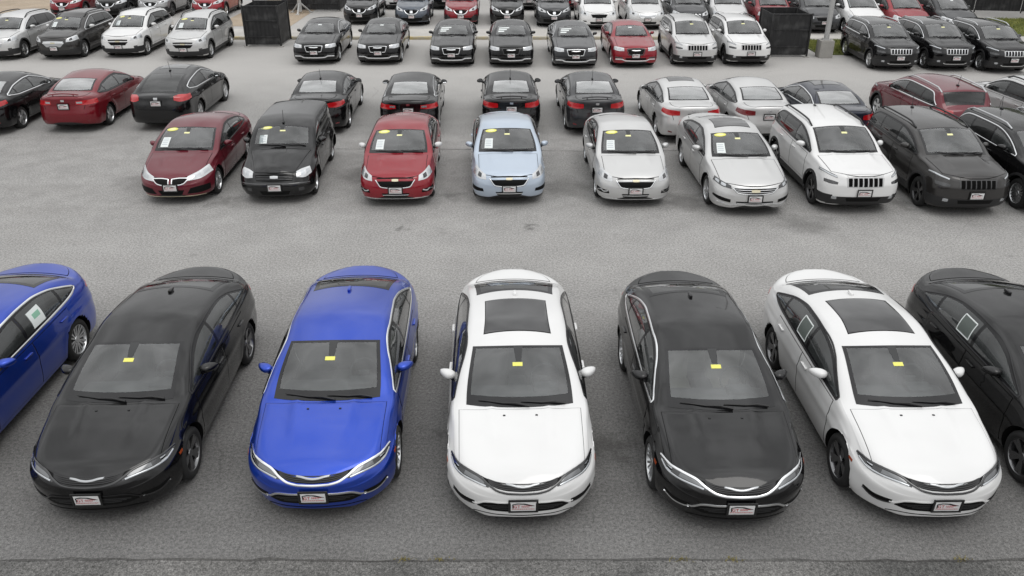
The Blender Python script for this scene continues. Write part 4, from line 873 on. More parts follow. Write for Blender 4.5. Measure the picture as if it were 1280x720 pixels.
def stickers(c, fx=-.62):
    c.on_ws('price_sticker', .80, .97, -.86, -.40, 'yellow', oval=True, opt='stickers'); c.on_ws('sticker_ring', .835, .935, -.77, -.49, 'ystick2', oval=True, off=.008, opt='stickers')
    c.on_ws('window_sheet', .14, .52, -.80, -.52, 'paper', opt='stickers'); 
    for k in range(4): c.on_ws('sheet_print', .22 + .07 * k, .245 + .07 * k, -.77, -.57, 'ink2', off=.008, opt='stickers')
    c.on_ws('windshield_tag', .67, .735, -.10, .10, 'ystick2', opt='tag'); c.on_ws('mirror_mount', .74, .97, -.10, .10, 'mount', off=.005, taper=.55)
M['ystick2'] = mat('yellow_sticker_inner', (.84, .82, .42), .4); M['ink2'] = mat('pale_print', (.48, .52, .55), .6)
def antenna(c, u):
    p, n = c.ray((0, u, 3), (0, 0, -1)); b = MB(); b.bbox((0, u - c.L / 2, p[2] + .015), (.05, .11, .035), .014); b.tube([(0, u - c.L / 2, p[2] + .02), (0, u + .06 - c.L / 2, p[2] + .30)], .006, 5); c.rec('roof_antenna', b.mesh('roof_antenna', ['trim']), opt='antenna')
def roof_rails(c, u0, u1, w, m='trim'):
    for o, mm in (('silver_rails', 'rim'), ('!silver_rails', 'trim')):
        for sd in (1, -1):
            pts = []
            for k in np.linspace(0, 1, 9):
                u = u0 + (u1 - u0) * k; p, n = c.ray((w, u, 3), (0, 0, -1)); pts.append((sd * w, u - c.L / 2, p[2] + .012 + .045 * min(1, k * 8, (1 - k) * 8)))
            b = MB(); b.tube(pts, .021, 8); c.rec('roof_rail', b.mesh('roof_rail', [mm]), opt=o)
SIL = rim_spokes(5, .05, .06, True); MUL = rim_spokes(9, .028, .032, True); FIV = rim_spokes(5, .08, .10)
RIMS = [('rim_silver', SIL, 'rim'), ('rim_multi', MUL, 'rim'), ('rim_dark', FIV, 'darkrim')]
def finish(c, plate_z, seats=True, mir=(1.75, 1.0, 1.02), tilt=0, rows=2, rear_plate=None, wip=True, mirmat='PAINT', hz=0, tw=.215):
    c.mirror(*mir, mat0=mirmat) if not isinstance(mirmat, tuple) else [c.mirror(*mir, mat0=m, opt=o) for o, m in mirmat]
    if wip: c.wipers()
    if plate_z: c.plate(plate_z, tilt=tilt)
    if rear_plate: c.plate(rear_plate, rear=True)
    if seats: c.cabin(rows=rows, hz=hz)
    c.wheels(tw, c.W - .055, RIMS); c.body(); return c
def sedan_glass(c, uA, uC, hi, zb0, zb1, splits=None, gm=None):
    """side glass outline for a three-box car"""
    sp = c.sp; n = 11; top, bot = [], []
    for k in range(n):
        u = uA + (uC - uA) * k / (n - 1); zb = zb0 + (zb1 - zb0) * k / (n - 1) + (.05 * max(0, k / (n - 1) - .82) / .18)
        zt = float(c.zR(u)) - hi; top.append((u, max(zb + .012, zt))); bot.append((u, zb))
    c.dlo(top, bot, splits or [(uA + (uC - uA) * .46, .12), (uA + (uC - uA) * .84, .16)], gmats=gm)
def suv_glass(c, uA, uC, hi, zb0, zb1, splits, gm=None, tail=.18):
    n = 13; top, bot = [], []
    for k in range(n):
        x = k / (n - 1); u = uA + (uC - uA) * x; zb = zb0 + (zb1 - zb0) * x
        zt = float(c.zR(u)) - hi; zt -= max(0, (u - (uC - tail)) / tail) ** 2 * (zt - zb) * .9; top.append((u, max(zb + .012, zt))); bot.append((u, zb))
    c.dlo(top, bot, splits, gmats=gm)

def type_compact():            # red, pale blue and silver compact sedans
    c = Car(dict(name='compact_sedan', L=4.60, W=.90, H=1.475, fo=.93, wb=2.685, r=.32, u_cowl=1.02, z_cowl=1.0, u_hdr=1.86, z_hdr=1.385, u_peak=2.4, z_nose=.76, u_rhdr=3.25, z_rhdr=1.40, u_rg=3.98, z_rg=1.14, u_deck=4.5, z_deck=1.13,
        z_bf=.93, z_br=.99, z_A=.97, dA=.12, wR=(.72, .82, .70, .645, .65, .71, .71), af=.56, nf=2.75, ar=.6, crease=(.72, .03), front_rake=[(.1, .12), (.25, .02), (.42, 0), (.58, .02), (.72, .06), (.9, .14)], hood_ridge=(.40, -.02, .012)), .9)
    c.windshield('windshield', 1.05, 1.14, 1.84, 1.94, b=(.10, .05, .05)); stickers(c); ws = c.ws
    c.windshield('rear_window', 3.96, 3.90, 3.30, 3.24, b=(.05, .05, .05), gmat='glass'); c.ws = ws
    sedan_glass(c, 1.30, 3.85, .06, .955, 1.02); c.doors([1.34, 2.36, 3.34])
    c.wpanel('hood', lambda w: .09 + .5 * w ** 2.8, lambda w: 1.0 + .1 * w * w, .70, .71); c.top_panel('trunk_lid', 4.03, 4.52, .92)
    fpan(c, 'upper_grille', [(-.43, .74), (0, .75), (.43, .74)], [(-.42, .715), (0, .718), (.42, .715)], 'mesh')
    fpan(c, 'grille', [(-.43, .66), (0, .665), (.43, .66)], [(-.32, .53), (0, .505), (.32, .53)], 'mesh')
    fstrip(c, 'grille_trim', [(-.455, .69), (-.43, .655), (-.33, .525), (0, .495), (.33, .525), (.43, .655), (.455, .69)], .013, 'chrome', n=50)
    c.rslab('badge', P2([(-.075, .705), (0, .71), (.075, .705)]), P2([(-.075, .66), (0, .655), (.075, .66)]), FD, ['gold'], n=9, m=4, off=.016)
    lamp(c, [(.55, .17, .755), (.68, .36, .81), (.77, .62, .865)], [(.53, .12, .635), (.69, .22, .645), (.85, .52, .72)])
    fpan(c, 'lower_grille', [(-.32, .375), (0, .375), (.32, .375)], [(-.28, .30), (0, .295), (.28, .30)], 'mesh'); fstrip(c, 'lip_trim', [(-.30, .335), (0, .33), (.30, .335)], .012, 'chrome')
    fog = c.rslab('fog_recess', [(.52, .25, .415), (.68, .38, .43), (.78, .55, .45)], [(.50, .25, .345), (.66, .38, .335), (.79, .55, .345)], (-.5, .8, -.1), ['mesh'], n=12, m=5, both=True)
    c.strip('fog_trim', [(.53, .25, .41), (.62, .33, .375), (.68, .38, .41), (.76, .5, .375)], .016, ['chrome'], d=(-.5, .8, -.1), both=True, opt='sport', off=.01)
    fstrip(c, 'bumper_lip', [(-.74, .27), (-.4, .245), (0, .24), (.4, .245), (.74, .27)], .03, 'chrome', opt='sport', n=40)
    taillamp(c, [(.45, 4.5, 1.0), (.66, 4.42, 1.0), (.84, 4.1, .98)], [(.45, 4.55, .84), (.68, 4.45, .83), (.86, 4.1, .88)]); antenna(c, 3.15)
    return finish(c, .45, mir=(1.66, .99, 1.03), mirmat=(('pale_mirrors', 'pwhite'), ('!pale_mirrors', 'PAINT')))

def type_old_sedan():          # dark red sedan with the split grille
    c = Car(dict(name='split_grille_sedan', L=4.80, W=.895, H=1.45, fo=.93, wb=2.852, r=.325, u_cowl=1.15, z_cowl=.98, u_hdr=2.0, z_hdr=1.37, u_peak=2.6, z_nose=.69, u_rhdr=3.4, z_rhdr=1.37, u_rg=4.15, z_rg=1.09, u_deck=4.72, z_deck=1.08,
        z_bf=.91, z_br=.96, z_A=.95, dA=.14, wR=(.73, .82, .725, .67, .67, .71, .71), af=.72, nf=2.4, ar=.6, crease=(.70, .03), front_rake=[(.1, .12), (.25, .02), (.42, 0), (.56, .02), (.70, .08), (.9, .16)], hood_ridge=(.22, .16, .012)), .9)
    c.windshield('windshield', 1.18, 1.27, 1.98, 2.08, b=(.10, .05, .05)); stickers(c); ws = c.ws
    c.windshield('rear_window', 4.13, 4.07, 3.44, 3.40, b=(.05, .05, .05), gmat='glass'); c.ws = ws
    sedan_glass(c, 1.45, 4.0, .06, .935, .99); c.doors([1.48, 2.5, 3.5]); c.wpanel('hood', lambda w: .075 + .8 * w ** 2.3, lambda w: 1.12 + .1 * w * w, .70, .72); c.top_panel('trunk_lid', 4.2, 4.74, .92)
    for sd in (1, -1):
        A, B = [(sd * .05, .655), (sd * .22, .67), (sd * .39, .665)], [(sd * .05, .545), (sd * .18, .530), (sd * .29, .56)]
        fpan(c, 'grille', A, B, 'mesh', n=14, k=5); fstrip(c, 'grille_trim', [(sd * .04, .66), (sd * .22, .68), (sd * .41, .672), (sd * .30, .55), (sd * .17, .520), (sd * .04, .535), (sd * .04, .66)], .016, 'chrome', n=50)
    lamp(c, [(.40, .13, .70), (.60, .34, .76), (.76, .68, .825)], [(.37, .10, .585), (.60, .26, .585), (.85, .64, .68)], core='lens')
    fpan(c, 'lower_grille', [(-.30, .40), (0, .40), (.30, .40)], [(-.24, .29), (0, .285), (.24, .29)], 'mesh')
    c.rslab('fog_recess', [(.40, .15, .42), (.6, .28, .44), (.76, .50, .44)], [(.32, .12, .29), (.58, .28, .28), (.76, .50, .30)], (-.4, .85, -.1), ['mesh'], n=12, m=5, both=True)
    fstrip(c, 'bumper_lip', [(-.70, .275), (-.4, .25), (0, .245), (.4, .25), (.70, .275)], .014, 'gold', n=40)
    taillamp(c, [(.45, 4.7, .96), (.66, 4.62, .96), (.84, 4.3, .95)], [(.45, 4.75, .82), (.68, 4.65, .81), (.86, 4.3, .85)])
    return finish(c, .46, mir=(1.78, .97, 1.02))

def type_retro_wagon():        # tall black wagon with bulging fenders
    c = Car(dict(name='retro_wagon', L=4.475, W=.88, H=1.60, fo=.86, wb=2.628, r=.33, u_cowl=1.10, z_cowl=1.08, u_hdr=1.66, z_hdr=1.49, u_peak=2.4, z_nose=.84, u_rhdr=4.08, z_rhdr=1.53, u_rg=4.36, z_rg=1.08, u_deck=4.36, z_deck=1.06,
        z_bf=1.0, z_br=1.03, z_A=1.03, dA=.12, wR=(.52, .79, .735, .70, .695, .71, .71), rR=.06, af=.55, nf=2.7, ar=.45, nr=2.8, hood_crown=.13, flare=.05, flare_w=.16, rB=.14, rail_rear=[(4.05, 1.47), (4.25, 1.25), (4.36, 1.02)],
        zB=[(0, .52), (.12, .70), (.4, .80), (.86, .90), (1.3, .98), (2.5, 1.02), (3.9, 1.04), (4.3, .98), (4.475, .75)], wB=[(0, .80), (.86, .80), (1.3, .83), (2.5, .825), (3.5, .82), (4.475, .74)], front_rake=[(.1, .1), (.25, .02), (.45, 0), (.6, .06), (.8, .12), (1, .18)]), .9)
    c.windshield('windshield', 1.12, 1.22, 1.64, 1.72, b=(.09, .05, .05)); stickers(c); ws = c.ws
    c.windshield('rear_window', 4.33, 4.33, 4.11, 4.09, b=(.05, .05, .05), gmat='privacy'); c.ws = ws
    suv_glass(c, 1.36, 4.12, .06, 1.04, 1.09, [(2.30, .05), (3.22, .08)], ['glass', 'privacy', 'privacy']); c.doors([1.38, 2.28, 3.2], zt=.02)
    c.wpanel('hood', lambda w: .12 + .6 * w ** 2.2, lambda w: 1.07 + .1 * w * w, .47, .72)
    fpan(c, 'grille', [(-.44, .735), (0, .76), (.44, .735)], [(-.42, .60), (0, .585), (.42, .60)], 'mesh')
    for z in (.63, .665, .70): fstrip(c, 'grille_slat', [(-.42, z), (0, z), (.42, z)], .012, 'gloss')
    c.rslab('badge', P2([(-.09, .715), (0, .72), (.09, .715)]), P2([(-.09, .66), (0, .655), (.09, .66)]), FD, ['chrome'], n=9, m=4, off=.016)
    lamp(c, [(.52, .2, .78), (.65, .32, .82), (.78, .5, .81)], [(.50, .16, .64), (.66, .26, .60), (.80, .46, .65)], core='lens')
    fstrip(c, 'bumper_bar', [(-.78, .535), (-.4, .52), (0, .515), (.4, .52), (.78, .535)], .05, 'PAINT' if 0 else 'gloss', n=40); fpan(c, 'lower_grille', [(-.36, .36), (0, .36), (.36, .36)], [(-.3, .27), (0, .265), (.3, .27)], 'mesh')
    c.rslab('fog_lamp', [(.50, .2, .40), (.56, .22, .405), (.62, .26, .40)], [(.50, .2, .33), (.56, .22, .325), (.62, .26, .33)], (-.3, .9, -.1), ['lampdark'], n=8, m=4, both=True)
    antenna(c, 1.75)
    return finish(c, .44, mir=(1.60, 1.08, 1.02), hz=.06)

def type_full_sedan():         # long silver sedan with slatted grille and sunroof
    c = Car(dict(name='full_size_sedan', L=5.11, W=.927, H=1.495, fo=1.0, wb=2.837, r=.345, u_cowl=1.28, z_cowl=1.01, u_hdr=2.14, z_hdr=1.40, u_peak=2.75, z_nose=.76, u_rhdr=3.6, z_rhdr=1.41, u_rg=4.42, z_rg=1.15, u_deck=5.02, z_deck=1.13,
        z_bf=.95, z_br=1.0, z_A=.98, dA=.13, wR=(.75, .82, .69, .65, .66, .73, .72), af=.62, nf=2.8, ar=.6, crease=(.76, .03), front_rake=[(.1, .1), (.25, .02), (.42, 0), (.6, .02), (.76, .05), (.95, .12)], hood_ridge=(.48, -.06, .018), rim_r=.25), .9)
    c.windshield('windshield', 1.31, 1.41, 2.12, 2.22, b=(.10, .05, .05)); stickers(c); ws = c.ws
    c.windshield('rear_window', 4.40, 4.33, 3.65, 3.6, b=(.05, .05, .05), gmat='glass'); c.ws = ws
    sedan_glass(c, 1.58, 4.3, .06, .975, 1.03); c.doors([1.62, 2.68, 3.7]); c.wpanel('hood', lambda w: .08 + .55 * w ** 2.6, lambda w: 1.25 + .1 * w * w, .74, .75); c.top_panel('trunk_lid', 4.47, 5.03, .92)
    c.top_panel('sunroof', 2.42, lambda x: 3.2 - .03 * x * x, .74, mats=('gloss', 'gap'), opt='sunroof')
    fpan(c, 'grille', [(-.50, .72), (-.3, .71), (0, .705), (.3, .71), (.50, .72)], [(-.40, .60), (0, .565), (.40, .60)], 'mesh')
    for z0, z1 in ((.70, .712), (.655, .67), (.605, .63)): fstrip(c, 'grille_slat', [(-.50 + (.71 - z0) * .8, z1), (-.25, z0 + .004), (0, z0), (.25, z0 + .004), (.50 - (.71 - z0) * .8, z1)], .008, 'rim', n=40)
    fstrip(c, 'grille_trim', [(-.50, .70), (-.38, .59), (0, .555), (.38, .59), (.50, .70)], .016, 'chrome', n=40); c.rslab('badge', P2([(-.095, .665), (0, .67), (.095, .665)]), P2([(-.095, .61), (0, .605), (.095, .61)]), FD, ['gold'], n=9, m=4, off=.016)
    lamp(c, [(.54, .14, .735), (.70, .34, .78), (.82, .6, .83)], [(.52, .12, .655), (.70, .26, .675), (.86, .56, .75)], 'lampdark', core='lens')
    fpan(c, 'lower_grille', [(-.42, .40), (0, .39), (.42, .40)], [(-.40, .315), (0, .30), (.40, .315)], 'mesh'); fstrip(c, 'lower_slat', [(-.40, .36), (0, .345), (.40, .36)], .012, 'rim')
    c.rslab('fog_recess', [(.50, .14, .42), (.66, .28, .45), (.82, .5, .475)], [(.50, .14, .35), (.68, .28, .37), (.83, .5, .43)], (-.4, .85, -.1), ['mesh'], n=12, m=5, both=True)
    fstrip(c, 'bumper_lip', [(-.80, .385), (-.55, .315), (-.4, .335), (0, .305), (.4, .335), (.55, .315), (.80, .385)], .030, 'chrome', n=50)
    taillamp(c, [(.5, 5.0, 1.0), (.7, 4.9, 1.0), (.88, 4.6, .98)], [(.5, 5.05, .86), (.7, 4.95, .85), (.88, 4.6, .9)])
    return finish(c, .46, mir=(1.95, 1.02, 1.05))

def type_slot_suv():           # SUVs with seven upright grille slots
    c = Car(dict(name='slot_grille_suv', L=4.62, W=.93, H=1.645, fo=.92, wb=2.70, r=.355, u_cowl=1.08, z_cowl=1.14, u_hdr=1.93, z_hdr=1.595, u_peak=2.55, z_nose=.985, u_rhdr=4.14, z_rhdr=1.585, u_rg=4.50, z_rg=1.17, u_deck=4.50, z_deck=1.15, nose_r=.14,
        z_bf=1.08, z_br=1.14, z_A=1.11, dA=.11, wR=(.78, .80, .735, .71, .70, .74, .76), af=.50, nf=2.9, ar=.5, nr=2.6, rR=.065, crease=(.92, .03), arch=.42, rail_rear=[(4.1, 1.53), (4.34, 1.34), (4.47, 1.14)], rg_bulge=.05, roof_crown=.08,
        zM=[(0, .58), (.5, .68), (2, .78), (4, .85), (4.62, .8)], front_rake=[(.2, .16), (.35, .05), (.5, 0), (.70, .0), (.85, .05), (1.0, .12), (1.2, .2)], rear_rake=[(.3, .10), (.55, 0), (.8, .02), (1.05, .10), (1.3, .2)], hood_ridge=(.46, -.04, .02), rim_r=.245), .9)
    c.windshield('windshield', 1.11, 1.21, 1.91, 2.0, b=(.08, .045, .045)); stickers(c); ws = c.ws
    c.windshield('rear_window', 4.46, 4.44, 4.20, 4.17, b=(.05, .06, .06), gmat='privacy'); c.ws = ws
    suv_glass(c, 1.36, 4.30, .06, 1.11, 1.17, [(2.46, .06), (3.40, .10)], ['glass', 'privacy', 'privacy'], tail=.6); c.doors([1.46, 2.5, 3.44], z0=.46)
    c.wpanel('hood', lambda w: .10 + .55 * w ** 2.6, lambda w: 1.06 + .1 * w * w, .72, .76); roof_rails(c, 2.08, 4.1, .63); c.cladding(.40)
    fpan(c, 'grille', [(-.43, .915), (0, .925), (.43, .915)], [(-.41, .70), (0, .685), (.41, .70)], 'gpanel', n=30, off=.002, opt='!dark_grille'); fpan(c, 'grille', [(-.43, .915), (0, .925), (.43, .915)], [(-.41, .70), (0, .685), (.41, .70)], 'gloss', n=30, off=.002, opt='dark_grille')
    for k in range(7):
        x = (k - 3) * .113; z0, z1 = .708 + .002 * abs(k - 3), .908
        c.strip('slot_bezel', [(x - .047, 0, z1), (x + .047, 0, z1), (x + .044, 0, z0), (x - .044, 0, z0), (x - .047, 0, z1)], .009, ['rim'], d=FD, off=.008, n=24, opt='chrome')
        fpan(c, 'grille_slot', [(x - .043, z1 - .006), (x, z1 - .003), (x + .043, z1 - .006)], [(x - .040, z0 + .006), (x, z0 + .003), (x + .040, z0 + .006)], 'gap', n=6, k=5, off=.006)
    lamp(c, [(.60, .20, .905), (.74, .40, .945), (.86, .66, .99)], [(.60, .18, .865), (.75, .34, .90), (.88, .62, .955)], 'lampdark', inner=False, name='headlight'); c.strip('running_light', [(.60, .2, .875), (.74, .36, .912), (.865, .63, .965)], .022, ['lens'], d=(-.35, .8, -.45), both=True, off=.011)
    c.rslab('lower_headlight', [(.56, .18, .765), (.68, .28, .785), (.80, .45, .785)], [(.57, .18, .715), (.68, .28, .70), (.79, .45, .71)], (-.35, .85, -.3), ['lampdark'], n=10, m=5, both=True)
    fpan(c, 'lower_bumper', [(-.80, .50), (-.5, .48), (0, .475), (.5, .48), (.80, .50)], [(-.74, .30), (0, .28), (.74, .30)], 'trim', n=30, off=.006); fpan(c, 'lower_grille', [(-.40, .455), (0, .45), (.40, .455)], [(-.36, .37), (0, .365), (.36, .37)], 'mesh', off=.010)
    for o, m in (('chrome', 'chrome'),): fstrip(c, 'skid_trim', [(-.46, .385), (-.36, .345), (0, .335), (.36, .345), (.46, .385)], .018, m, opt=o, off=.014)
    c.rslab('fog_lamp', [(.56, .18, .455), (.61, .2, .46), (.66, .24, .455)], [(.56, .18, .395), (.61, .2, .39), (.66, .24, .395)], (-.25, .9, -.1), ['lens'], n=6, m=4, both=True, off=.010)
    taillamp(c, [(.42, 4.5, 1.09), (.66, 4.45, 1.10), (.88, 4.2, 1.09)], [(.42, 4.55, 1.02), (.66, 4.5, 1.01), (.90, 4.2, 1.02)]); antenna(c, 3.7)
    if True: fpan(c, 'tailgate_trim', [(-.40, .95), (0, .96), (.40, .95)], [(-.40, .91), (0, .92), (.40, .91)], 'chrome', n=12, k=3, d=(0, -1, 0))
    return finish(c, .56, mir=(1.72, 1.17, 1.06), hz=.13, rear_plate=.80)
M['gpanel'] = M['PAINT']

def type_mid_sedan():          # midsize sedans seen from behind, and two black ones nose out
    c = Car(dict(name='mid_size_sedan', L=4.86, W=.915, H=1.465, fo=.97, wb=2.79, r=.33, u_cowl=1.2, z_cowl=.99, u_hdr=2.02, z_hdr=1.375, u_peak=2.6, z_nose=.72, u_rhdr=3.42, z_rhdr=1.395, u_rg=4.16, z_rg=1.14, u_deck=4.78, z_deck=1.12,
        z_bf=.93, z_br=.99, z_A=.965, dA=.13, wR=(.74, .77, .67, .63, .645, .72, .74), af=.68, nf=2.5, ar=.5, nr=2.7, crease=(.76, .03), tail_r=.06, rear_rake=[(.2, .10), (.38, .01), (.55, 0), (.72, .03), (.9, .06), (1.1, .05)]), .8)
    c.windshield('windshield', 1.23, 1.33, 2.0, 2.1, b=(.10, .05, .05)); ws = c.ws
    c.windshield('rear_window', 4.14, 4.06, 3.46, 3.41, b=(.05, .045, .045), gmat='rearglass'); c.ws = ws
    sedan_glass(c, 1.50, 4.05, .06, .955, 1.02); c.doors([1.52, 2.58, 3.55]); c.wpanel('hood', lambda w: .09 + .7 * w ** 2.3, lambda w: 1.17 + .1 * w * w, .70, .73); c.top_panel('trunk_lid', lambda x: 4.22 - .05 * x * x, lambda x: 4.80 - .03 * x * x, .93)
    c.top_panel('sunroof', 2.3, 2.95, .70, mats=('gloss', 'gap'), opt='sunroof')
    for o, m in (('wedge_lamps', 'tail'), ('dark_lamps', 'taild')): taillamp(c, [(.42, 4.8, .985), (.64, 4.74, 1.0), (.86, 4.42, 1.0)], [(.44, 4.85, .865), (.66, 4.78, .845), (.89, 4.40, .90)], m, opt=o)
    t = c.rslab('tail_lamp', [(.38, 4.8, .975), (.62, 4.74, .985), (.86, 4.42, .98)], [(.40, 4.85, .875), (.64, 4.78, .85), (.89, 4.42, .86)], (-.45, -.85, 0), ['tail'], n=16, m=6, both=True, off=.006, opt='clear_lamps')
    c.rslab('reverse_lamp', [(.40, 4.82, .955), (.55, 4.78, .955)], [(.41, 4.85, .905), (.56, 4.8, .90)], (-.3, -.9, 0), ['lens'], n=6, m=4, both=True, off=.009, parent=t, opt='clear_lamps')
    d = (0, -1, .1); fpan(c, 'plate_recess', [(-.30, .90), (0, .905), (.30, .90)], [(-.26, .755), (0, .75), (.26, .755)], 'gap', n=12, k=4, d=d, off=.002); fstrip(c, 'trunk_trim', [(-.34, .92), (0, .93), (.34, .92)], .026, 'chrome', opt='chrome', d=d, n=16)
    c.rslab('badge', [(-.05, 5, 1.0), (.05, 5, 1.0)], [(-.045, 5, .945), (.045, 5, .945)], d, ['chrome'], n=6, m=4, off=.01)
    fpan(c, 'lower_valance', [(-.64, .43), (0, .41), (.64, .43)], [(-.60, .29), (0, .28), (.60, .29)], 'trim', n=20, k=4, d=d); c.rslab('rear_reflector', [(.66, 5, .40), (.78, 5, .42)], [(.66, 5, .365), (.78, 5, .385)], (-.3, -1, 0), ['taild'], n=6, m=3, both=True)
    fstrip(c, 'bumper_seam', [(-.86, .70), (-.5, .715), (0, .72), (.5, .715), (.86, .70)], .02, 'gap', d=(0, -1, 0), n=30, off=.002); c.strip('lid_seam', [(.62, 5, .98), (.60, 5, .85), (.56, 5, .73)], .011, ['gap'], d=(0, -1, 0), n=10, off=.002, both=True)
    p = [tuple(c.evs(4.72, x)) for x in np.linspace(-.85, .85, 13)]; b = MB(); b.tube([(q[0], q[1] - c.L / 2, q[2] + .055 - .02 * abs(q[0])) for q in p], .017, 6)
    for k in (2, 10): b.tube([(p[k][0], p[k][1] - c.L / 2, p[k][2] - .01), (p[k][0], p[k][1] - c.L / 2, p[k][2] + .05)], .014, 6)
    c.rec('spoiler', b.mesh('spoiler', ['PAINT']), opt='spoiler', slot0='PAINT')
    fpan(c, 'grille', [(-.36, .66), (0, .665), (.36, .66)], [(-.34, .56), (0, .55), (.34, .56)], 'mesh'); lamp(c, [(.50, .18, .70), (.66, .40, .76), (.78, .66, .83)], [(.48, .15, .62), (.66, .32, .64), (.84, .62, .72)]); antenna(c, 3.35)
    return finish(c, None, mir=(1.83, .99, 1.04), rear_plate=.825)

def type_fastback():           # black fastback with the big rear window
    c = Car(dict(name='fastback', L=4.97, W=.95, H=1.56, fo=.98, wb=2.79, r=.36, u_cowl=1.22, z_cowl=1.07, u_hdr=2.05, z_hdr=1.47, u_peak=2.65, z_nose=.8, u_rhdr=3.45, z_rhdr=1.50, u_rg=4.68, z_rg=1.13, u_deck=4.88, z_deck=1.10, rg_bulge=.06,
        z_bf=1.0, z_br=1.07, z_A=1.03, dA=.13, wR=(.76, .79, .70, .66, .67, .70, .74), af=.66, nf=2.5, ar=.5, nr=2.7, crease=(.82, .03), tail_r=.06, rear_rake=[(.2, .12), (.42, .01), (.6, 0), (.8, .02), (1.0, .07), (1.15, .06)]), .8)
    c.windshield('windshield', 1.25, 1.35, 2.03, 2.13); ws = c.ws
    c.windshield('rear_window', 4.64, 4.60, 3.52, 3.48, b=(.06, .05, .06), gmat='privacy'); c.ws = ws
    sedan_glass(c, 1.52, 4.15, .07, 1.03, 1.12, gm=['glass', 'privacy', 'privacy']); c.doors([1.54, 2.6, 3.58], z0=.35); c.wpanel('hood', lambda w: .09 + .7 * w ** 2.3, lambda w: 1.19 + .1 * w * w, .72, .74)
    c.top_panel('sunroof', 2.35, 3.05, .72, mats=('gloss', 'gap'))
    d = (0, -1, .1); fpan(c, 'rear_panel', [(-.52, 1.03), (0, 1.045), (.52, 1.03)], [(-.50, .78), (0, .77), (.50, .78)], 'gloss', n=20, k=5, d=d, off=.003)
    t = taillamp(c, [(.54, 4.85, 1.06), (.70, 4.8, 1.08), (.90, 4.4, 1.06)], [(.55, 4.9, .95), (.72, 4.85, .90), (.93, 4.4, .93)]); fstrip(c, 'trunk_trim', [(-.60, .76), (0, .75), (.60, .76)], .014, 'rim', d=d, n=16)
    fstrip(c, 'bumper_seam', [(-.9, .70), (-.5, .70), (0, .70), (.5, .70), (.9, .70)], .02, 'gap', d=d, n=30, off=.002); fstrip(c, 'bumper_shelf', [(-.8, .62), (0, .61), (.8, .62)], .03, 'trim', d=d, n=30)
    c.rslab('badge', [(-.06, 5, 1.03), (.06, 5, 1.03)], [(-.055, 5, .96), (.055, 5, .96)], d, ['chrome'], n=6, m=4, off=.01); fpan(c, 'lower_valance', [(-.68, .50), (0, .48), (.68, .50)], [(-.6, .30), (0, .27), (.6, .28)], 'trim', n=20, k=4, d=d)
    lamp(c, [(.50, .18, .78), (.66, .40, .84), (.80, .66, .90)], [(.48, .15, .70), (.66, .32, .72), (.86, .62, .79)]); antenna(c, 3.3)
    return finish(c, None, mir=(1.85, 1.06, 1.06), rear_plate=.88, hz=.07)

def type_crossover():          # tall crossovers at the back left
    c = Car(dict(name='crossover', L=4.77, W=.92, H=1.67, fo=.93, wb=2.857, r=.36, u_cowl=1.12, z_cowl=1.12, u_hdr=1.85, z_hdr=1.54, u_peak=2.45, z_nose=.96, u_rhdr=4.1, z_rhdr=1.59, u_rg=4.62, z_rg=1.15, u_deck=4.62, z_deck=1.13,
        z_bf=1.04, z_br=1.10, z_A=1.08, dA=.13, wR=(.74, .78, .70, .67, .67, .72, .74), af=.58, nf=2.7, ar=.5, crease=(.86, .03), rail_rear=[(4.05, 1.51), (4.35, 1.32), (4.56, 1.12)], zM=[(0, .58), (.5, .66), (2, .76), (4, .82), (4.77, .8)],
        front_rake=[(.2, .12), (.35, .02), (.5, 0), (.7, .01), (.88, .06), (1.1, .14)], hood_ridge=(.46, -.04, .015)), .6)
    c.windshield('windshield', 1.15, 1.25, 1.83, 1.92, b=(.09, .05, .05)); stickers(c); ws = c.ws; c.windshield('rear_window', 4.55, 4.53, 4.2, 4.15, gmat='privacy'); c.ws = ws
    suv_glass(c, 1.42, 4.25, .065, 1.07, 1.12, [(2.46, .06), (3.42, .10)], ['glass', 'privacy', 'privacy'], tail=.45); c.doors([1.44, 2.5, 3.46], z0=.42); c.wpanel('hood', lambda w: .10 + .6 * w ** 2.5, lambda w: 1.09 + .1 * w * w, .70, .73)
    roof_rails(c, 2.0, 4.05, .60); c.cladding(.34)
    for o, m in (('chrome', 'rim'), ('!chrome', 'mesh')):
        fpan(c, 'grille', [(-.42, .80), (0, .81), (.42, .80)], [(-.40, .745), (0, .75), (.40, .745)], m, opt=o + '&!box'); fpan(c, 'grille', [(-.42, .70), (0, .70), (.42, .70)], [(-.30, .57), (0, .555), (.30, .57)], m, opt=o + '&!box')
    fstrip(c, 'grille_trim', [(-.44, .725), (0, .725), (.44, .725)], .04, 'chrome', opt='chrome'); fpan(c, 'grille', [(-.44, .84), (0, .85), (.44, .84)], [(-.40, .60), (0, .59), (.40, .60)], 'rim', opt='box'); c.rslab('badge', P2([(-.09, .75), (.09, .75)]), P2([(-.09, .70), (.09, .70)]), FD, ['gold'], n=6, m=4, off=.02)
    lamp(c, [(.52, .16, .84), (.68, .36, .92), (.80, .62, .97)], [(.50, .14, .72), (.68, .30, .72), (.87, .58, .80)])
    fpan(c, 'lower_bumper', [(-.76, .46), (0, .43), (.76, .46)], [(-.7, .28), (0, .26), (.7, .28)], 'trim', n=24, off=.006); c.rslab('fog_lamp', [(.58, .2, .52), (.70, .3, .53)], [(.58, .2, .46), (.70, .3, .46)], (-.3, .9, -.1), ['lampdark'], n=6, m=4, both=True, off=.008)
    return finish(c, .50, mir=(1.76, 1.13, 1.05), hz=.12, mirmat=(('pale_mirrors', 'pwhite'), ('!pale_mirrors', 'PAINT')))

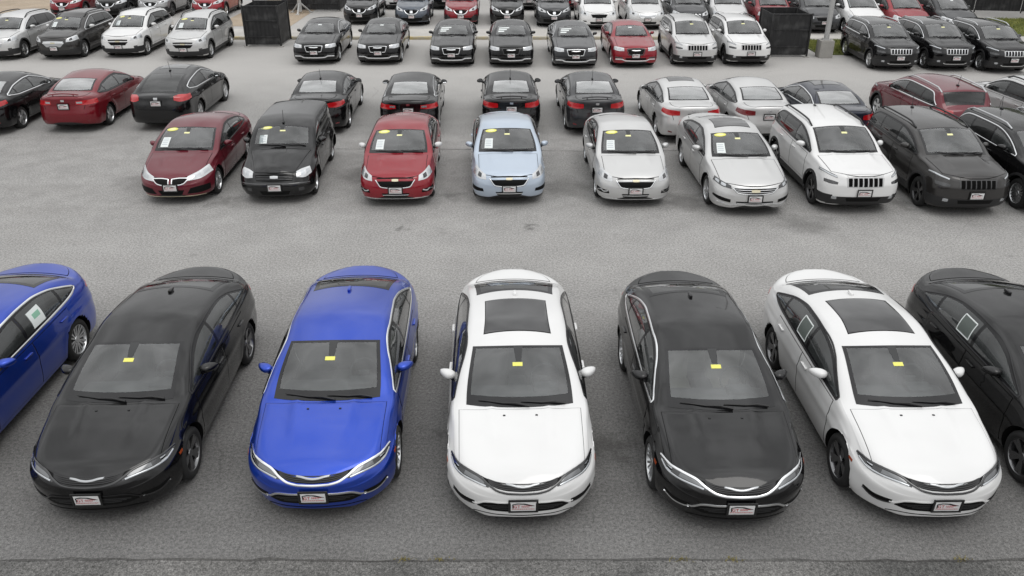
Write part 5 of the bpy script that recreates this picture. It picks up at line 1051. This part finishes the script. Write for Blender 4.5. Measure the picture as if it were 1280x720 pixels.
def type_big_sedan():          # upright-nosed sedans of the back row
    c = Car(dict(name='upright_sedan', L=5.04, W=.95, H=1.485, fo=.97, wb=3.05, r=.355, u_cowl=1.38, z_cowl=1.05, u_hdr=2.12, z_hdr=1.40, u_peak=2.75, z_nose=.86, u_rhdr=3.65, z_rhdr=1.41, u_rg=4.35, z_rg=1.15, u_deck=4.96, z_deck=1.13,
        z_bf=1.0, z_br=1.03, z_A=1.02, dA=.12, wR=(.78, .79, .67, .62, .63, .72, .74), af=.45, nf=3.0, ar=.5, crease=(.85, .02), front_rake=[(.1, .1), (.25, .02), (.45, 0), (.65, .02), (.8, .05), (1, .12)], hood_ridge=(.5, -.03, .018), rim_r=.25), .65)
    c.windshield('windshield', 1.40, 1.50, 2.10, 2.18, b=(.09, .05, .05)); ws = c.ws; c.on_ws('windshield_tag', .70, .80, -.12, .12, 'paper', opt='tag')
    for k in range(3): c.on_ws('windshield_lettering', .62 - .16 * k, .72 - .16 * k, -.80, -.1 - .16 * k, 'paper', opt='lettering')
    c.windshield('rear_window', 4.33, 4.27, 3.7, 3.66, gmat='glass'); c.ws = ws
    sedan_glass(c, 1.66, 4.2, .06, 1.015, 1.05); c.doors([1.7, 2.75, 3.8]); c.wpanel('hood', lambda w: .08 + .4 * w ** 3, lambda w: 1.35 + .1 * w * w, .74, .74); c.top_panel('trunk_lid', 4.42, 4.96, .92)
    fpan(c, 'grille', [(-.34, .775), (0, .785), (.34, .775)], [(-.27, .575), (0, .565), (.27, .575)], 'mesh'); fstrip(c, 'grille_trim', [(-.36, .785), (0, .80), (.36, .785), (.285, .56), (0, .548), (-.285, .56), (-.36, .785)], .015, 'chrome', n=60, opt='!dark_grille')
    fstrip(c, 'grille_trim', [(-.36, .785), (0, .80), (.36, .785), (.285, .56), (0, .548), (-.285, .56), (-.36, .785)], .024, 'gloss', n=60, opt='dark_grille'); c.strip('badge_wing', P2([(-.18, .735), (0, .72), (.18, .735)]), .03, ['chrome'], d=FD, off=.014, n=10, taper=True)
    lamp(c, [(.48, .12, .81), (.66, .22, .83), (.84, .42, .84)], [(.46, .1, .68), (.66, .16, .675), (.88, .38, .71)], core='lens')
    fpan(c, 'lower_grille', [(-.42, .44), (0, .435), (.42, .44)], [(-.40, .36), (0, .35), (.40, .36)], 'mesh'); fstrip(c, 'bumper_lip', [(-.80, .40), (-.55, .385), (-.42, .33), (0, .315), (.42, .33), (.55, .385), (.80, .40)], .035, 'chrome', n=50)
    c.rslab('fog_recess', [(.50, .12, .455), (.78, .3, .46)], [(.52, .12, .405), (.79, .3, .41)], (-.3, .9, -.1), ['lampdark'], n=8, m=4, both=True)
    return finish(c, .52, mir=(2.0, 1.06, 1.05), rows=2)

def type_badge_crossover():    # round-nosed crossovers of the last rows, V of bright trim round the badge
    c = Car(dict(name='round_crossover', L=4.63, W=.92, H=1.68, fo=.95, wb=2.705, r=.355, u_cowl=1.1, z_cowl=1.13, u_hdr=1.88, z_hdr=1.56, u_peak=2.5, z_nose=.92, u_rhdr=3.95, z_rhdr=1.60, u_rg=4.47, z_rg=1.15, u_deck=4.47, z_deck=1.13,
        z_bf=1.04, z_br=1.10, z_A=1.08, dA=.13, wR=(.72, .77, .69, .66, .66, .72, .74), af=.68, nf=2.5, ar=.5, rail_rear=[(3.9, 1.52), (4.2, 1.33), (4.42, 1.12)], zM=[(0, .58), (.5, .66), (2, .76), (4, .82), (4.63, .8)], hood_ridge=(.30, .1, .015)), .5)
    c.windshield('windshield', 1.13, 1.23, 1.86, 1.95); ws = c.ws; c.on_ws('windshield_tag', .7, .8, -.1, .1, 'paper', opt='tag'); c.windshield('rear_window', 4.4, 4.38, 4.05, 4.0, gmat='privacy'); c.ws = ws
    c.cladding(.34); suv_glass(c, 1.42, 4.15, .065, 1.07, 1.12, [(2.42, .06), (3.36, .10)], ['glass', 'privacy', 'privacy'], tail=.45); c.doors([1.44, 2.46, 3.4], z0=.42, handles=False); c.wpanel('hood', lambda w: .10 + .75 * w ** 2.3, lambda w: 1.07 + .1 * w * w, .68, .71)
    fpan(c, 'grille', [(-.34, .83), (0, .84), (.34, .83)], [(-.20, .66), (0, .63), (.20, .66)], 'mesh'); fstrip(c, 'grille_trim', [(-.38, .83), (-.24, .66), (-.12, .615), (0, .605), (.12, .615), (.24, .66), (.38, .83)], .032, 'chrome', n=50)
    c.rslab('badge', P2([(-.07, .80), (.07, .80)]), P2([(-.07, .67), (.07, .67)]), FD, ['chrome'], n=6, m=6, off=.016); lamp(c, [(.46, .16, .84), (.66, .40, .92), (.80, .70, .98)], [(.42, .13, .74), (.64, .30, .75), (.86, .66, .84)])
    fpan(c, 'lower_grille', [(-.62, .47), (0, .44), (.62, .47)], [(-.5, .30), (0, .28), (.5, .30)], 'mesh', n=24); c.rslab('fog_recess', [(.60, .25, .55), (.78, .5, .57)], [(.60, .25, .49), (.78, .5, .50)], (-.4, .85, -.1), ['lampdark'], n=6, m=4, both=True)
    return finish(c, .50, mir=(1.8, 1.12, 1.06), hz=.12)

def type_minivan():
    c = Car(dict(name='minivan', L=5.15, W=.985, H=1.75, fo=.98, wb=3.078, r=.34, u_cowl=.98, z_cowl=1.17, u_hdr=1.92, z_hdr=1.63, u_peak=2.6, z_nose=.88, u_rhdr=4.55, z_rhdr=1.69, u_rg=5.0, z_rg=1.12, u_deck=5.0, z_deck=1.10,
        z_bf=1.05, z_br=1.08, z_A=1.09, dA=.14, wR=(.78, .82, .76, .74, .73, .76, .78), af=.58, nf=2.8, ar=.45, nr=2.9, crease=(.80, .02), rail_rear=[(4.5, 1.61), (4.8, 1.35), (4.95, 1.1)], front_rake=[(.1, .1), (.3, .02), (.5, 0), (.7, .03), (.9, .1), (1.1, .18)], zM=[(0, .55), (.5, .62), (2, .72), (4, .76), (5.15, .75)]), .5)
    c.windshield('windshield', 1.0, 1.12, 1.90, 1.98); ws = c.ws; c.on_ws('windshield_tag', .7, .8, -.1, .1, 'paper', opt='tag'); c.windshield('rear_window', 4.95, 4.93, 4.62, 4.6, gmat='privacy'); c.ws = ws
    suv_glass(c, 1.34, 4.85, .075, 1.08, 1.11, [(2.3, .05), (3.55, .05)], ['glass', 'privacy', 'privacy'], tail=.2); c.doors([1.5, 2.4, 3.7], z0=.3, handles=False); c.wpanel('hood', lambda w: .10 + .55 * w ** 2.5, lambda w: .95 + .1 * w * w, .74, .77)
    roof_rails(c, 2.2, 4.5, .66)
    fpan(c, 'grille', [(-.42, .80), (0, .81), (.42, .80)], [(-.34, .64), (0, .63), (.34, .64)], 'mesh', opt='dark_grille'); fpan(c, 'grille', [(-.42, .80), (0, .81), (.42, .80)], [(-.34, .64), (0, .63), (.34, .64)], 'rim', opt='!dark_grille')
    fstrip(c, 'grille_trim', [(-.44, .81), (0, .825), (.44, .81), (.36, .63), (0, .615), (-.36, .63), (-.44, .81)], .024, 'chrome', n=50, opt='!dark_grille'); lamp(c, [(.54, .14, .84), (.72, .32, .90), (.86, .6, .95)], [(.52, .12, .70), (.72, .26, .70), (.93, .56, .78)])
    fpan(c, 'lower_grille', [(-.46, .44), (0, .43), (.46, .44)], [(-.42, .33), (0, .32), (.42, .33)], 'mesh'); c.rslab('fog_lamp', [(.60, .16, .47), (.74, .3, .475)], [(.60, .16, .41), (.74, .3, .41)], (-.3, .9, -.1), ['lampdark'], n=6, m=4, both=True)
    fstrip(c, 'bumper_lip', [(-.86, .30), (0, .27), (.86, .30)], .07, 'trim', n=30)
    return finish(c, .54, mir=(1.8, 1.17, 1.12), hz=.15, rows=3)
# ------------------------------------------------------------------ the cars, row by row
HERO = type_front_sedan()
G1 = 'coupe roofed sedans in the front row'
for x, y, a, col, op, lab in (
    (-7.76, 7.43, .4, 'blue', ('chrome', 'rim_silver', 'sheet_left'), 'blue sedan cut by the left edge with a pale sheet in its rear side window'),
    (-4.94, 7.30, 1.7, 'black', ('rim_dark',), 'black sedan between the two blue ones, no bright trim round its windows'),
    (-2.32, 7.34, 1.5, 'blue', ('chrome', 'rim_silver'), 'whole blue sedan with bright window trim between the black and white ones'),
    (.13, 7.20, 1.5, 'white', ('sunroof', 'rim_dark'), 'white sedan with a sunroof, right of the blue one, seen straight on'),
    (2.63, 7.14, .5, 'black', ('chrome', 'rim_silver', 'tan'), 'black sedan with bright window trim between the two white ones'),
    (5.01, 7.20, .7, 'white', ('sunroof', 'rim_dark', 'sheet_right'), 'white sedan with sunroof, black wheels and a sheet in its side window'),
    (7.34, 7.25, .7, 'black', ('rim_dark', 'sheet_right'), 'black sedan cut by the right edge with a framed sheet in its side window')):
    place(HERO, 'sedan', lab, 'car', x, y, a, col, op, G1)
COMPACT, OLD, RETRO, FULL, SLOT = type_compact(), type_old_sedan(), type_retro_wagon(), type_full_sedan(), type_slot_suv()
G2 = 'cars in the second row facing the front'
for T, nm, cat, x, y, a, col, op, lab in (
    (OLD, 'sedan', 'car', -7.96, 17.87, 2.2, 'maroon', ('stickers', 'tag', 'rim_silver'), 'dark red sedan with a split twin grille, leftmost of the second row'),
    (RETRO, 'wagon', 'car', -5.55, 17.93, 3.0, 'black', ('stickers', 'tag', 'rim_silver', 'antenna'), 'tall black retro wagon beside the dark red sedan'),
    (COMPACT, 'sedan', 'car', -2.70, 17.74, 2.0, 'red', ('stickers', 'tag', 'rim_multi', 'sport', 'pale_mirrors'), 'bright red compact sedan with pale wing mirrors, nose to the front'),
    (COMPACT, 'sedan', 'car', -.06, 17.84, 2.2, 'ltblue', ('stickers', 'tag', 'rim_silver'), 'pale blue compact sedan in the middle of the second row'),
    (COMPACT, 'sedan', 'car', 2.86, 17.69, .6, 'champagne', ('stickers', 'tag', 'rim_silver', 'sport'), 'pale silver compact sedan right of the pale blue one'),
    (FULL, 'sedan', 'car', 5.47, 17.14, 1.0, 'champagne', ('stickers', 'tag', 'rim_silver', 'sunroof'), 'long silver sedan with slatted grille and sunroof'),
    (SLOT, 'suv', 'SUV', 7.94, 17.23, 1.0, 'white', ('tag', 'rim_dark', 'antenna'), 'white SUV with seven slot grille beside the long silver sedan'),
    (SLOT, 'suv', 'SUV', 10.39, 17.07, .8, 'bgrey', ('tag', 'rim_dark', 'dark_grille', 'antenna'), 'charcoal SUV with black grille and wheels, right of the large white SUV'),
    (SLOT, 'suv', 'SUV', 12.62, 16.92, .8, 'black', ('tag', 'rim_multi', 'chrome', 'silver_rails', 'antenna'), 'black SUV with bright window trim cut by the right edge, second row')):
    place(T, nm, lab, cat, x, y, a, col, op, G2)
MID, FAST = type_mid_sedan(), type_fastback()
G3 = 'cars in the third row seen from behind'
for T, nm, cat, x, y, a, col, op, lab in (
    (MID, 'sedan', 'car', -15.91, 23.54, 2, 'black', ('wedge_lamps', 'rim_silver', 'chrome'), 'black sedan cut by the left edge beside the red one, tail to the front'),
    (MID, 'sedan', 'car', -13.37, 23.92, 2, 'crimson', ('clear_lamps', 'rim_silver', 'spoiler'), 'red sedan seen from behind at the left'),
    (FAST, 'fastback', 'car', -10.67, 24.08, 2, 'black', ('rim_silver', 'antenna', 'chrome'), 'black fastback with sloping rear window behind the dark red sedan'),
    (MID, 'sedan', 'car', -5.84, 23.63, 2, 'black', ('wedge_lamps', 'rim_silver', 'antenna'), 'black sedan seen from behind, tail hidden by the retro wagon'),
    (MID, 'sedan', 'car', -3.04, 23.45, 2, 'black', ('clear_lamps', 'rim_silver', 'chrome'), 'black sedan seen from behind above the bright red compact'),
    (MID, 'sedan', 'car', -.01, 23.63, 1.8, 'black', ('wedge_lamps', 'rim_silver', 'antenna', 'spoiler'), 'black sedan seen from behind above the pale blue compact'),
    (MID, 'sedan', 'car', 2.51, 23.54, 1.8, 'dgrey', ('wedge_lamps', 'rim_silver', 'antenna', 'spoiler'), 'dark grey sedan with spoiler and red tail lamps beside the silver ones'),
    (MID, 'sedan', 'car', 5.19, 22.74, 1.8, 'silver', ('wedge_lamps', 'rim_silver', 'sunroof'), 'silver sedan with dark tilted sunroof seen from behind'),
    (MID, 'sedan', 'car', 7.34, 22.74, 1.8, 'champagne', ('dark_lamps', 'rim_silver'), 'pale silver sedan seen from behind next to the navy one'),
    (MID, 'sedan', 'car', 9.42, 22.23, 1.8, 'navy', ('wedge_lamps', 'rim_silver', 'sunroof', 'chrome'), 'dark navy sedan seen from behind above the white SUV'),
    (SLOT, 'suv', 'SUV', 12.75, 22.3, 1.8, 'maroon', ('chrome', 'rim_silver', 'silver_rails', 'antenna'), 'dark red SUV seen from behind with bright roof rails'),
    (SLOT, 'suv', 'SUV', 15.69, 22.16, 1.8, 'silver', ('rim_silver', 'antenna'), 'silver SUV seen from behind at the right edge')):
    place(T, nm, lab, cat, x, y, a, col, op, G3, rear=True)
CROSS, BIG = type_crossover(), type_big_sedan()
G4 = 'cars in the fourth row facing the front'
for T, nm, cat, x, y, a, col, op, lab in (
    (CROSS, 'suv', 'SUV', -21.81, 34.8, 1, 'silver', ('chrome', 'box', 'rim_silver', 'tag'), 'silver SUV with flared fenders cut by the left edge at the back'),
    (CROSS, 'suv', 'SUV', -19.31, 34.98, 1, 'bgrey', ('chrome', 'rim_silver', 'stickers', 'tag', 'pale_mirrors'), 'dark grey SUV with bright split grille at the back left'),
    (CROSS, 'suv', 'SUV', -16.77, 35.4, 1, 'white', ('rim_silver', 'stickers', 'tag'), 'white SUV between the dark grey and the silver one at the back left'),
    (CROSS, 'suv', 'SUV', -13.76, 34.72, 1, 'champagne', ('rim_silver', 'stickers', 'tag'), 'pale silver SUV left of the black screened enclosure'),
    (BIG, 'sedan', 'car', -8.14, 34.0, 1.5, 'black', ('rim_silver', 'chrome', 'tag'), 'black upright sedan right of the screened enclosure, first of five'),
    (BIG, 'sedan', 'car', -5.50, 33.91, 1.5, 'black', ('rim_silver', 'tag'), 'black upright sedan, second from the screened enclosure'),
    (BIG, 'sedan', 'car', -2.46, 33.49, .8, 'black', ('rim_silver', 'lettering'), 'black upright sedan with short white lettering on its windshield, third of five'),
    (BIG, 'sedan', 'car', -.03, 33.41, .6, 'black', ('rim_silver', 'lettering', 'dark_grille'), 'black upright sedan with dark grille and white windshield lettering, fourth of five'),
    (BIG, 'sedan', 'car', 2.57, 33.16, 1.0, 'dgrey', ('rim_silver', 'lettering', 'chrome'), 'dark charcoal upright sedan beside the red one'),
    (BIG, 'sedan', 'car', 5.0, 33.32, 1.0, 'red', ('rim_silver', 'dark_grille', 'tag'), 'red upright sedan between the charcoal sedan and the silver SUV'),
    (SLOT, 'suv', 'SUV', 7.5, 33.45, .6, 'silver', ('rim_dark', 'tag'), 'silver SUV with dark seven slot grille right of the red upright sedan'),
    (SLOT, 'suv', 'SUV', 9.69, 33.53, .6, 'white', ('rim_dark', 'tag'), 'small white SUV left of the right hand screened enclosure'),
    (SLOT, 'suv', 'SUV', 15.36, 32.63, -.5, 'black', ('rim_silver', 'chrome', 'silver_rails', 'tag'), 'black SUV right of the lamp post, first of three'),
    (SLOT, 'suv', 'SUV', 17.57, 32.63, -.5, 'black', ('rim_silver', 'chrome', 'silver_rails', 'tag'), 'black SUV in the middle of the three right of the lamp post'),
    (SLOT, 'suv', 'SUV', 19.62, 32.2, -.5, 'black', ('rim_silver', 'chrome', 'silver_rails', 'tag'), 'black SUV at the right edge, last of three beyond the lamp post')):
    place(T, nm, lab, cat, x, y, a, col, op, G4)
ROUND, VAN = type_badge_crossover(), type_minivan()
G5 = 'cars in the rows across the far road'
for T, nm, cat, x, y, a, col, op, lab in (
    (ROUND, 'suv', 'SUV', -24.78, 46.7, 1, 'fred', ('rim_silver',), 'dark red SUV at the top left behind the dark grey SUV'),
    (ROUND, 'suv', 'SUV', -22.18, 46.5, 1, 'black', ('rim_silver',), 'black SUV at the top left next to the dark red one'),
    (ROUND, 'suv', 'SUV', -19.91, 46.7, 1, 'grey', ('rim_dark',), 'grey SUV at the top left behind the white one'),
    (ROUND, 'suv', 'SUV', -16.83, 46.5, 1, 'red', ('rim_silver',), 'bright red SUV at the top left behind the pale silver one'),
    (ROUND, 'suv', 'SUV', -8.01, 44.28, 1, 'black', ('rim_silver', 'tag'), 'black SUV right of the far enclosure across the road'),
    (ROUND, 'suv', 'SUV', -5.23, 43.87, 1, 'slate', ('rim_silver', 'tag'), 'slate blue SUV across the road'),
    (ROUND, 'suv', 'SUV', -2.66, 43.87, 1, 'fred', ('rim_silver', 'tag'), 'red SUV across the road next to the slate blue one'),
    (ROUND, 'suv', 'SUV', -.25, 43.87, 1, 'black', ('rim_silver', 'tag'), 'black SUV across the road between the red and the dark grey one'),
    (ROUND, 'suv', 'SUV', 2.18, 43.46, 1, 'dgrey', ('rim_silver', 'tag'), 'dark grey SUV across the road beside the white minivan'),
    (VAN, 'minivan', 'minivan', 4.41, 42.6, .5, 'white', ('rim_silver', 'dark_grille'), 'white minivan with dark grille across the road behind the red sedan'),
    (VAN, 'minivan', 'minivan', 6.86, 42.6, .5, 'silver', ('rim_silver', 'chrome', 'tag'), 'silver minivan beside the white one across the road'),
    (VAN, 'minivan', 'minivan', 9.07, 42.5, .5, 'dgrey', ('rim_silver', 'chrome', 'tag'), 'dark grey minivan between the two silver ones across the road'),
    (VAN, 'minivan', 'minivan', 11.11, 42.5, .5, 'champagne', ('rim_silver', 'chrome', 'tag'), 'pale silver minivan between the dark grey and dark red ones'),
    (VAN, 'minivan', 'minivan', 13.29, 42.0, .5, 'fred', ('rim_silver', 'tag'), 'dark red minivan behind the right hand enclosure'),
    (VAN, 'minivan', 'minivan', 15.46, 41.6, .5, 'dgrey', ('rim_silver', 'dark_grille', 'tag'), 'charcoal minivan with dark grille behind the lamp post'),
    (VAN, 'minivan', 'minivan', 17.54, 41.2, .5, 'white', ('rim_silver', 'tag'), 'white minivan behind the first black SUV right of the lamp post'),
    (VAN, 'minivan', 'minivan', 19.62, 40.9, .5, 'red', ('rim_silver', 'tag'), 'bright red minivan at the back right'),
    (VAN, 'minivan', 'minivan', 21.77, 40.5, .5, 'dgrey', ('rim_silver', 'silver_rails', 'tag'), 'dark grey minivan with roof rails at the far right'),
    (VAN, 'minivan', 'minivan', -6.75, 49.9, 0, 'white', ('rim_silver',), 'white minivan glimpsed in the gap beside the slate blue SUV'),
    (VAN, 'minivan', 'minivan', -3.95, 49.9, 0, 'black', ('rim_silver',), 'black minivan glimpsed between slate blue and red SUVs'),
    (VAN, 'minivan', 'minivan', 1.0, 49.6, 0, 'champagne', ('rim_silver',), 'pale minivan glimpsed between the black and dark grey SUVs'),
    (VAN, 'minivan', 'minivan', 3.6, 49.4, 0, 'red', ('rim_silver',), 'red minivan glimpsed left of the white minivan')):
    place(T, nm, lab, cat, x, y, a, col, op, G5)
